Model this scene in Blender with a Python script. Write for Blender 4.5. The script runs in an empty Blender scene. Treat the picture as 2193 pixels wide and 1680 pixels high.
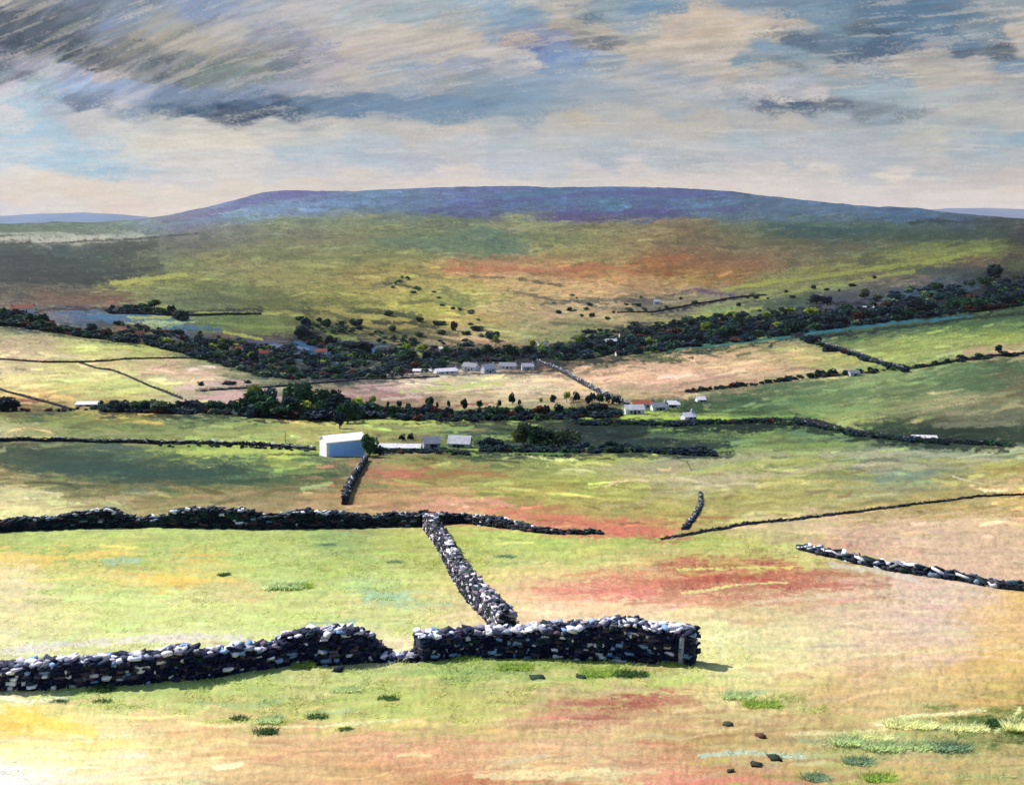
import bpy, math, random
import numpy as np
random.seed(7)
RNG = np.random.default_rng(11)
R = math.radians
scene = bpy.context.scene
COL = scene.collection

# ------------------------------------------------------------------ view constants
F = 2106.0            # focal length in units of a 2193-wide picture
CX, HZ = 1096.5, 470.0
EXPO = 1.0           # view exposure
KALB = 0.64           # display value -> albedo
SUN_AZ, SUN_EL = R(-52), R(40)     # azimuth measured from +Y towards +X

def lin(c):
    c = np.asarray(c, dtype=np.float64) / 255.0
    return np.where(c <= 0.04045, c / 12.92, ((c + 0.055) / 1.055) ** 2.4)

# ------------------------------------------------------------------ noise
def _hash(ix, iy, s):
    h = (ix.astype(np.int64) * 374761393 + iy.astype(np.int64) * 668265263 + s * 1442695041) & 0xffffffff
    h = ((h ^ (h >> 13)) * 1274126177) & 0xffffffff
    h = ((h ^ (h >> 16)) * 2246822519) & 0xffffffff
    return ((h ^ (h >> 15)) & 0xffffff) / float(0xffffff)
def vnoise(x, y, s=0):
    x = np.asarray(x, dtype=np.float64); y = np.asarray(y, dtype=np.float64)
    ix = np.floor(x); iy = np.floor(y); fx = x - ix; fy = y - iy
    fx = fx * fx * (3 - 2 * fx); fy = fy * fy * (3 - 2 * fy)
    ix = ix.astype(np.int64); iy = iy.astype(np.int64)
    a = _hash(ix, iy, s); b = _hash(ix + 1, iy, s); c = _hash(ix, iy + 1, s); d = _hash(ix + 1, iy + 1, s)
    return (a * (1 - fx) + b * fx) * (1 - fy) + (c * (1 - fx) + d * fx) * fy
def fbm(x, y, s=0, o=4, g=0.5):
    t = 0; a = 1; n = 0
    for k in range(o):
        t = t + a * vnoise(x * 2 ** k, y * 2 ** k, s + 17 * k); n += a; a *= g
    return t / n          # 0..1
def sstep(e0, e1, x):
    t = np.clip((x - e0) / (e1 - e0), 0, 1); return t * t * (3 - 2 * t)

def kn(px, py, a, b, k, s=0, o=3):
    """noise whose patches grow with nearness, blended between fixed scales"""
    out = 0; wt = 0; lk = np.log(k); pitch = math.log(2.2)
    for i, kk in enumerate((.12, .264, .58, 1.28)):
        w = np.clip(1 - np.abs(lk - math.log(kk)) / pitch, 0, 1)
        sel = w > 0
        if not np.any(sel): continue
        v = np.zeros(px.shape); v[sel] = fbm(px[sel] / (a * kk), py[sel] / (b * kk), s + 100 * i, o)
        out = out + w * v; wt = wt + w
    return out / np.maximum(wt, 1e-6)

# ------------------------------------------------------------------ terrain definition
def crv(*p):
    xs = np.array(p[0::2], float); ys = np.array(p[1::2], float)
    return lambda x: np.interp(x, xs, ys)
def smooth_crv(rad, *p):
    f = crv(*p); xx = np.arange(-700, 2901, 4.0); yy = f(xx); n = int(rad / 4); yy = np.convolve(np.pad(yy, n, mode='edge'), np.ones(2 * n + 1) / (2 * n + 1), 'valid')
    return lambda x: np.interp(x, xx, yy)
SKYLINE = smooth_crv(52, -600,486, 0,479, 200,475, 330,466, 420,448, 480,434, 545,412, 640,407, 780,407, 900,403, 1060,398,
              1220,401, 1400,401, 1500,404, 1600,412, 1700,427, 1850,441, 2000,449, 2090,461, 2193,469, 2800,478)
CURVES = [  # (picture row along each column, distance)
 (SKYLINE, 5600.),
 (crv(-600,520, 0,508, 330,497, 500,480, 700,466, 1000,468, 1500,471, 1800,476, 2193,484, 2800,492), 2700.),
 (crv(-600,580, 0,565, 500,562, 1100,565, 1600,548, 2193,535, 2800,530), 1500.),
 (crv(-600,650, 0,650, 400,655, 650,690, 900,758, 1200,748, 1700,672, 2193,600, 2800,560), 880.),
 (crv(-600,660, 0,692, 300,742, 600,798, 900,796, 1200,772, 1700,712, 2193,642, 2800,590), 700.),
 (crv(-600,830, 2800,830), 455.),
 (crv(-600,892, 2800,892), 340.),
 (crv(-600,975, 2800,975), 232.),
 (crv(-600,1132, 2800,1132), 72.),
 (crv(-600,1440, 2800,1440), 36.5),
 (crv(-600,1780, 2800,1780), 23.5)]
_gx = np.arange(-700, 2901, 8.0); _gy = np.arange(380, 1801, 2.0)
def _build_table():
    T = np.zeros((len(_gy), len(_gx)))
    for j, x in enumerate(_gx):
        py = np.array([float(c(x)) for c, d in CURVES]); ly = np.log([d for c, d in CURVES])
        py = np.maximum.accumulate(py + np.arange(len(py)) * 1e-3)
        T[:, j] = np.interp(_gy, py, ly)
    k = 9                                     # soften the knots
    P = np.pad(T, ((k, k), (0, 0)), mode='edge'); S = np.zeros_like(T)
    for i in range(2 * k + 1): S += P[i:i + T.shape[0]]
    S /= (2 * k + 1)
    P = np.pad(S, ((0, 0), (k, k)), mode='edge'); S2 = np.zeros_like(T)
    for i in range(2 * k + 1): S2 += P[:, i:i + T.shape[1]]
    return S2 / (2 * k + 1)
LY = _build_table()
def bil(T, x, y, x0, y0, sx, sy):
    u = np.clip((np.asarray(x, float) - x0) / sx, 0, T.shape[1] - 1.001); v = np.clip((np.asarray(y, float) - y0) / sy, 0, T.shape[0] - 1.001)
    i = u.astype(int); j = v.astype(int); fu = u - i; fv = v - j
    if T.ndim == 3: fu = fu[..., None]; fv = fv[..., None]
    return (T[j, i] * (1 - fu) + T[j, i + 1] * fu) * (1 - fv) + (T[j + 1, i] * (1 - fu) + T[j + 1, i + 1] * fu) * fv
def ground(px, py):
    """point of the land seen along a direction (used to survey positions)"""
    px = np.asarray(px, float); py = np.asarray(py, float)
    ly = bil(LY, px, py, -700, 380, 8.0, 2.0); Y = np.exp(ly)
    X = (px - CX) / F * Y; Z = -(py - HZ) / F * Y
    a = X / Y
    rel = (fbm(a * 26, ly * 9, 3, 4) - .5) * 2
    rel2 = (fbm(a * 150, ly * 60, 5, 3) - .5) * 2
    near = sstep(600, 60, Y)
    far = sstep(900, 1500, Y) * sstep(4500, 2500, Y)
    Z = Z + Y * (rel * 0.0013 * (1 + 1.6 * far) + rel2 * 0.0009 * near)
    return X, Y, Z
def G(px, py):
    X, Y, Z = ground(px, py); return float(X), float(Y), float(Z)

# ------------------------------------------------------------------ land cover
def parse(s):
    return np.array([float(v) for v in s.replace(';', ' ').replace(',', ' ').split()]).reshape(-1, 5)
LAND = parse("""
-200,500,90,120,90;-200,560,50,80,85;-200,620,80,85,80;-200,720,200,180,140;-200,900,100,120,80;-200,1000,80,105,75;-200,1200,200,205,110;-200,1500,235,215,120
500,462,140,165,190;450,462,125,120,165;560,425,112,112,160;600,440,120,140,175;700,425,105,125,165;800,430,100,125,160;650,412,120,110,160;900,440,95,115,155;1000,425,100,110,160;1000,450,85,90,145;1080,408,90,98,145
1150,425,75,110,150;1200,445,82,95,145;1300,415,72,100,145;1300,440,80,125,160;1250,462,100,75,140;1400,428,78,92,140;1400,455,85,90,145;1500,415,80,85,140;1500,440,85,120,155;1600,440,75,105,140;1600,458,90,115,145;1700,450,85,115,145;1800,460,80,110,145;1950,466,55,105,150;2050,470,60,90,125
380,480,130,125,165;250,490,120,140,130;330,485,130,150,165;0,490,95,125,95;150,490,100,130,100;50,500,110,135,105;60,512,205,200,185;160,511,215,205,190;260,510,180,180,165;50,528,40,85,85;250,525,75,95,90;150,545,70,110,110;400,515,120,120,115
300,535,110,120,100;500,500,140,140,130;600,490,150,150,105;650,505,150,140,110;600,525,140,150,95;700,540,155,160,95;900,500,150,160,100;780,485,160,155,90;950,478,130,135,90;1000,530,120,155,115;900,515,115,150,115;1050,515,110,150,125;1150,480,175,165,100;1200,510,160,160,95;1400,500,175,140,80;1300,495,180,160,90;1480,490,165,120,70;1600,490,120,130,95;1550,505,150,130,80
1800,500,60,105,105;1700,490,60,105,100;1750,480,75,115,95;1900,490,70,105,85;2000,500,70,100,80;2100,495,45,75,60;2193,500,60,50,50;1850,515,100,115,90;1650,520,130,130,85
500,560,160,160,95;400,575,140,150,90;300,560,110,125,100;150,560,60,90,90;50,550,22,55,65;120,535,50,110,120;50,575,30,60,70;50,590,70,70,75;250,590,65,90,95;180,600,50,75,80;330,580,110,125,95;300,605,165,175,70;380,598,170,180,75
700,570,165,170,90;850,560,165,170,85;900,575,195,170,80;1050,575,220,150,100;980,570,210,155,95;1250,575,205,135,80;1180,580,210,150,100;1450,560,190,120,60;1400,578,170,100,40;1320,560,200,165,95;1250,545,190,175,95;1500,540,165,125,85;1600,560,165,120,90;1550,590,165,120,60;1480,600,185,150,75;1650,540,150,125,90;1750,560,130,125,90;1800,545,115,120,90;1900,570,150,160,60;1780,585,150,150,70;2000,550,150,160,60;2080,535,130,145,55;2100,560,135,110,85;2160,555,90,75,65
1900,590,140,130,105;2050,590,60,85,110;2150,590,35,45,60;2193,560,100,110,50;2193,610,30,40,40
150,620,105,100,90;100,640,115,80,75;20,625,70,75,75;60,660,130,110,110;200,640,125,85,75;350,620,120,135,85;450,640,95,115,80;500,620,130,145,90;600,600,160,160,85;700,620,165,165,80;850,610,205,190,90;780,590,185,165,80;1000,620,215,205,105;930,600,200,185,95;1150,610,228,190,130;1080,595,225,185,125;1250,620,225,180,130;1350,595,215,165,105;1400,615,190,150,110;1500,625,150,130,120;1440,635,160,140,120;1600,640,135,140,110;1680,610,135,145,90;1750,600,135,140,95;1800,615,115,135,95;1900,610,95,100,105
600,650,120,125,60;700,655,165,160,70;800,670,190,180,80;900,660,205,200,80;950,640,185,190,85;1000,680,215,185,100;880,690,180,160,75;1100,670,200,175,120;1200,660,205,175,135;1150,690,185,165,120;1300,660,195,165,130;1300,685,190,165,125;1400,655,110,110,105;1380,680,165,150,115;1450,670,120,115,105;1550,660,140,160,105;1500,680,170,180,80;1620,670,90,110,75;1700,650,80,105,90;1780,650,70,80,115;1850,645,60,70,110
900,735,170,150,110;830,715,150,140,80;1100,710,185,175,110;1000,720,185,160,115;1030,740,185,145,120;1200,710,140,145,95;1250,700,150,150,100
200,680,65,115,170;120,690,110,120,150;300,678,150,165,80;330,690,180,205,150;240,695,70,75,80;500,680,110,140,75;450,700,100,130,85;380,705,60,100,150;560,700,130,150,80;600,720,90,75,70;680,705,85,85,60;400,730,70,60,70;480,720,110,80,80;310,715,150,75,60;700,750,25,75,100;780,752,30,95,130;600,750,120,110,140;560,735,60,80,120;650,735,40,50,60;900,750,50,50,60;900,770,40,45,50;1000,760,35,35,45;1100,760,45,35,40;1250,765,75,50,45;1350,740,15,35,45;1450,735,40,60,70;1400,710,12,30,40;1600,705,12,22,35;1550,720,85,55,40;1900,680,12,22,30;1750,690,10,18,28;2000,650,30,45,75;1950,630,40,90,130;2060,612,45,90,125;1850,625,95,95,120;1950,605,120,110,115;2100,620,60,65,85;2150,635,20,38,42
30,705,150,155,110;100,735,212,184,145;20,740,214,186,145;250,735,205,210,115;180,722,190,195,120;150,748,215,205,120;350,752,190,195,105;450,762,140,155,90;500,780,100,125,80;560,800,80,105,70;60,755,215,190,150
50,790,215,195,150;20,820,225,210,130;120,800,215,205,125;200,815,215,212,125;300,830,205,215,110;180,835,210,205,115;80,850,238,195,115;260,790,215,200,135;350,790,220,185,150;430,800,222,182,155;380,820,205,190,140;450,830,195,165,155;490,845,200,160,160;150,860,205,170,110;330,850,190,185,110;30,870,120,70,50
600,815,110,120,85;700,815,120,110,85;760,805,70,80,70;850,800,200,180,160;1000,805,205,185,160;900,815,215,195,165;980,828,190,205,110;850,835,195,165,160;780,845,160,120,120;1100,830,230,200,165;1180,840,220,190,160;1050,815,215,200,150;1240,835,225,195,150;1000,848,200,170,140;900,855,150,120,100;1280,850,220,180,140
1050,795,120,110,100;1200,775,90,60,55
1300,800,222,175,145;1400,790,224,178,148;1500,770,222,180,140;1600,755,215,180,135;1500,810,220,175,145;1650,780,215,180,135;1400,825,215,170,140;1350,840,170,145,110;1560,825,195,165,125;1750,770,190,178,100;1700,755,190,175,115;1810,775,170,172,95;1700,800,190,165,125;1660,740,150,135,95;1280,785,110,105,70;1400,765,75,95,55;1550,740,80,105,60;1600,722,120,145,60;1680,712,30,110,120;1500,750,60,80,50
1800,715,60,95,70;1900,705,75,105,80;2000,690,80,112,80;2100,670,75,110,75;2193,655,60,90,65;1850,735,130,145,85;1950,735,160,178,88;2050,730,165,182,90;2150,720,160,178,80;2193,690,85,118,82;2080,700,95,130,78;2000,755,160,175,90;1880,765,170,180,92;2193,745,190,165,120;2120,755,190,165,125
1550,850,60,90,65;1650,835,95,125,80;1750,825,120,148,95;1850,810,115,142,85;1950,805,130,155,92;2050,790,90,122,80;2150,780,75,105,70;2193,815,110,100,75;2100,820,90,118,75;1700,860,120,145,88;1850,850,135,155,95;1950,850,150,160,105;2050,865,185,170,125;2140,865,120,120,85;1800,885,135,158,92;1900,885,150,160,100;2000,890,130,125,100;2100,895,120,115,95;2193,900,110,110,95;1620,880,80,110,70;1500,880,45,75,55;1400,893,170,195,75;1250,890,110,130,55;1550,893,150,175,70
1900,915,60,75,60;2000,925,35,55,45;2100,935,30,52,45;1850,900,190,190,110;2193,940,90,95,75;1650,905,30,60,48;1300,912,22,40,45;1180,920,30,48,58;1400,920,60,85,70;1500,920,120,150,85;1600,925,140,160,90;1700,925,110,135,85;1800,935,90,120,95;1750,950,130,150,90;1550,945,80,105,80;1350,945,25,55,65;1450,955,22,45,60;1250,955,35,60,60;1150,950,40,65,60;1650,960,150,165,95;1950,955,80,110,95;2100,960,140,150,130
100,885,60,88,60;30,895,120,130,65;200,890,150,150,60;250,885,235,185,70;300,905,110,130,85;180,910,140,150,80;400,895,70,100,70;500,900,130,150,90;450,915,170,180,110;600,905,175,185,100;600,925,190,195,110;650,912,220,190,100;720,915,225,205,120;530,930,180,180,105;350,925,165,165,95;100,925,175,170,110;850,905,205,215,100;780,890,140,120,80;950,905,190,195,105;850,930,180,160,110;1000,910,70,100,95;1050,905,170,180,105;1030,925,60,80,80;30,925,220,200,150
950,962,60,75,50;1000,958,165,190,75;1100,965,110,140,75;900,960,30,45,35;1050,975,60,85,60;1200,975,90,120,70
50,955,80,80,60;20,985,60,85,60;130,985,45,78,75;250,975,75,100,85;300,995,45,78,72;400,965,150,168,82;450,975,180,195,90;550,965,200,208,92;620,975,190,205,90;650,990,165,182,80;550,995,130,155,85;400,1000,80,110,85;200,1012,45,80,78;350,1015,48,84,76;500,1015,50,86,72;620,1015,85,120,80;730,1000,90,118,82;700,1020,80,105,65;600,1040,100,105,60;720,1040,135,125,85;100,1035,120,118,65;30,1020,165,145,90;250,1045,110,115,65;400,1045,125,122,68;550,1055,140,130,78;40,1060,228,218,155;90,1075,225,215,150;200,1072,175,158,105;350,1065,150,138,85;500,1078,172,150,105;680,1068,160,138,100;20,1040,205,185,125
790,995,175,130,105;820,1012,205,110,95;860,1008,215,115,100;790,1040,175,140,90;780,1070,190,150,95;900,1000,160,160,80;880,985,170,165,90;1000,1012,165,130,80;950,1010,170,145,75;1100,995,165,165,95;1200,990,165,170,105;1000,1035,168,172,78;1100,1025,172,172,80;900,1040,160,150,80;870,1065,195,145,100;950,1075,220,160,125;1000,1085,225,155,125;1060,1070,170,165,80;1120,1085,200,140,90;1100,1098,230,130,108;1200,1108,225,115,98;1150,1070,175,165,80;1250,1090,180,160,80;1300,1128,205,125,92;1250,1125,215,120,95;1350,1090,180,165,85;1390,1125,195,140,85;1300,1040,185,185,82;1200,1040,178,178,80;1350,1010,195,180,140;1250,1015,170,175,85;1450,1010,205,185,150;1420,1050,185,175,125;1350,1060,182,180,88;1450,990,150,160,120;1350,985,190,190,85;1250,975,185,190,85;1550,985,165,170,125;1600,1000,180,180,105;1700,985,175,175,120;1550,1020,205,185,150;1650,1030,178,176,95;1600,1060,178,172,90;1530,1090,178,172,88
1800,975,165,175,115;1850,985,200,188,160;1950,975,170,175,145;1950,995,195,182,160;2050,980,150,160,140;1870,1005,150,142,130;1800,1010,175,175,95;1900,1020,145,160,115;2000,1010,130,148,135;2050,1020,180,170,90;2130,1000,190,172,85;2150,970,195,192,145;2193,1000,180,165,75;2180,1035,225,195,140;1750,1050,178,175,100;1850,1050,165,165,115;1950,1045,150,155,120;2050,1050,175,165,100;1650,1090,182,172,95;1750,1080,182,170,100;1480,1130,190,160,90;1550,1110,182,172,92;1420,1142,208,120,92;1350,1138,210,115,90
1600,1128,205,190,120;1700,1118,212,188,140;1850,1095,190,165,100;1950,1085,178,152,78;2050,1078,172,150,75;2130,1085,205,175,120;2193,1075,232,195,115;1800,1125,222,185,150;1950,1120,222,186,152;2100,1115,224,188,154;1700,1150,205,185,130;1850,1160,222,178,152;2000,1160,220,184,150;2150,1170,222,184,152;1950,1195,222,182,150;2080,1215,220,180,152;2193,1225,220,180,145;1790,1178,222,160,140
60,1165,175,195,95;200,1160,190,208,105;400,1160,182,202,102;600,1155,178,198,98;20,1195,235,200,95;100,1195,232,200,92;150,1180,180,195,92;230,1185,225,205,95;180,1205,170,190,95;350,1195,180,198,102;500,1190,186,204,104;650,1180,180,200,100;40,1215,235,210,145;150,1225,205,205,110;300,1215,180,198,100;240,1230,225,200,110;420,1190,228,190,80;360,1242,238,195,75;300,1240,225,205,110;450,1245,195,205,110;550,1225,180,198,98;520,1265,210,190,120;650,1230,182,198,102;60,1255,230,212,160;150,1260,195,208,120;300,1270,195,212,118;420,1275,212,205,135;650,1270,196,206,112;750,1215,178,192,90;850,1180,178,188,88;720,1165,150,175,100;800,1200,172,188,100;900,1200,182,192,92;850,1240,182,196,105;760,1250,178,196,110;810,1277,162,192,145;850,1280,165,195,150;900,1280,205,205,120;780,1298,205,195,125;900,1240,200,205,110;600,1300,200,212,115;450,1310,205,214,122;300,1310,208,216,125;150,1300,212,210,130;40,1300,222,208,150;100,1340,215,208,135;250,1340,205,215,120;400,1345,208,216,125;550,1340,206,214,122;700,1330,200,210,118;850,1320,205,208,125;950,1300,212,200,130;1000,1320,225,205,150;800,1340,205,208,130;40,1375,222,214,165;200,1365,212,212,140;400,1365,220,216,165;550,1355,212,216,145;860,1350,200,205,115;840,1375,225,205,165
1000,1150,190,205,88;1100,1160,188,206,90;1200,1170,186,202,92;1300,1165,180,198,90;1400,1160,165,188,82;1500,1160,172,188,85;1000,1190,192,202,95;1100,1195,175,195,105;1200,1200,195,200,100;1020,1220,188,195,80;1100,1225,222,205,125;1200,1225,225,200,125;1300,1200,205,190,110;1400,1195,205,180,108;1500,1185,195,190,95;1600,1175,200,198,100;1700,1185,205,200,115;1060,1265,232,195,138;1120,1290,236,200,150;1200,1265,230,165,125;1180,1305,240,208,168;1300,1255,220,130,105;1280,1270,225,120,108;1350,1265,228,130,115;1300,1295,236,195,150;1400,1245,205,125,92;1450,1215,200,140,88;1400,1225,220,175,115;1500,1205,185,100,78;1450,1258,205,120,90;1500,1240,192,95,72;1550,1232,165,80,62;1550,1215,205,160,95;1600,1220,200,170,90;1620,1238,195,80,68;1680,1225,205,110,80;1650,1205,175,85,70;1700,1250,182,92,74;1600,1262,205,150,110;1550,1278,195,120,95;1650,1285,200,145,115;1750,1240,185,110,85;1800,1230,195,150,105;1800,1255,195,120,100;1750,1280,205,165,125;1850,1245,205,150,125;1880,1265,200,145,120;1750,1205,205,195,110;1850,1215,200,185,115;1950,1245,215,180,160;1950,1275,215,180,165;1450,1290,228,165,140;1500,1310,232,195,140;1400,1305,240,205,165;1600,1310,215,185,125;1700,1310,212,185,135;1800,1300,215,190,150;1900,1300,218,185,155;2050,1270,218,184,165;2100,1300,222,180,140;2193,1285,228,182,108;2150,1330,225,180,120
1540,1340,222,212,150;1550,1400,218,212,145;1620,1380,222,210,150;1700,1350,220,198,145;1750,1390,220,205,150;1850,1340,218,185,155;1900,1375,214,178,145;2000,1330,220,188,165;2050,1360,216,184,162;2150,1365,218,175,115;2000,1400,214,180,150;1850,1410,216,190,150;2050,1430,214,170,104;2150,1400,212,172,96;2150,1450,206,170,96;1950,1460,214,178,116;1850,1440,212,172,130;1750,1440,216,180,125;1650,1430,222,208,140;1550,1440,222,212,135;1600,1470,225,205,130;1700,1470,210,190,120;2050,1480,212,176,112;1900,1500,214,178,116;1780,1490,205,165,100
30,1480,235,225,200;100,1485,200,210,120;170,1480,178,198,105;20,1505,250,238,180;60,1530,252,215,85;30,1545,248,205,70;100,1560,250,218,100;160,1520,235,215,125;200,1500,192,208,115;300,1480,186,205,105;260,1525,205,205,130;180,1590,246,222,135;50,1590,248,232,160;100,1640,248,235,185;20,1665,240,235,235;60,1680,245,236,225;250,1560,242,212,145;300,1600,245,218,145;350,1545,236,188,135;420,1570,235,192,130;250,1650,246,228,165;400,1640,236,208,148;350,1680,225,212,160;450,1600,230,195,135;450,1480,182,202,100;400,1515,190,198,110;550,1460,175,195,100;600,1485,180,198,98;520,1510,195,190,105;600,1540,182,180,88;560,1555,195,190,110;480,1540,225,180,125;650,1555,215,175,120;500,1600,222,175,120;700,1520,180,180,100;750,1500,186,198,98;800,1470,178,190,105;680,1480,200,190,120;850,1530,188,196,95;750,1545,190,195,110;620,1600,216,162,118;700,1610,214,165,118;800,1580,218,158,118;600,1660,214,170,120;760,1660,208,165,112;500,1660,215,180,125;900,1570,205,170,105;880,1610,216,150,115;950,1590,214,160,115;1000,1620,216,158,118;950,1500,185,186,90;1000,1540,190,185,95;900,1470,195,185,110;950,1440,165,182,88;1000,1425,155,178,82;1050,1440,150,170,85;1100,1470,195,190,108;1150,1430,140,165,70;1300,1430,150,170,65;1250,1450,170,180,78;1350,1445,155,172,70;1420,1440,185,190,100;1200,1480,205,180,120;1300,1480,212,182,120;1400,1470,205,190,115;1100,1500,195,185,105;1080,1530,195,185,100;1150,1540,205,170,115;1220,1510,208,140,115;1300,1505,150,85,72;1350,1502,155,80,70;1420,1500,180,90,78;1250,1530,190,120,100;1380,1525,190,135,100;1480,1515,205,150,110;1450,1540,200,165,110;1100,1600,214,170,122;1200,1600,212,172,125;1250,1570,205,160,118;1350,1570,210,175,120;1350,1620,212,165,125;1450,1575,195,160,100;1520,1545,212,175,120;1550,1500,225,205,130;1620,1500,195,195,115;1700,1510,182,182,100;1600,1530,205,185,120;1650,1550,190,150,100;1500,1590,180,145,85;1450,1610,195,130,95;1400,1650,205,150,110;1250,1640,215,175,125;1300,1660,210,190,140;1130,1655,228,212,150;1100,1675,215,150,105;1050,1675,185,120,80;950,1680,190,135,95;1200,1668,195,130,95;1550,1600,195,150,100;1530,1640,195,135,95;1600,1660,190,130,90;1450,1680,215,135,110;1600,1615,190,175,120;1700,1600,195,165,115;1650,1640,192,145,100;1750,1650,180,165,90;1720,1680,190,135,100;1800,1570,190,160,95;1750,1545,196,160,100;1700,1575,185,150,90
1850,1540,212,176,120;1950,1530,212,178,120;2050,1510,208,174,112;2150,1490,185,155,75;2050,1540,140,145,65;2110,1530,100,125,45;2170,1545,75,100,38;2193,1570,85,110,45;2130,1570,80,110,40;2000,1555,165,160,80;1950,1565,175,170,95;2050,1575,130,150,80;1880,1580,190,180,110;1800,1600,182,175,110;1900,1605,170,175,120;2000,1600,150,165,110;2080,1600,145,150,85;2150,1600,175,155,90;1850,1640,165,170,85;1780,1625,175,175,110;1850,1670,165,165,80;1950,1630,190,160,100;2000,1650,200,160,115;2100,1640,185,160,95;2193,1640,180,160,105;2100,1680,175,155,85;1950,1680,180,160,90
""")
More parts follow.
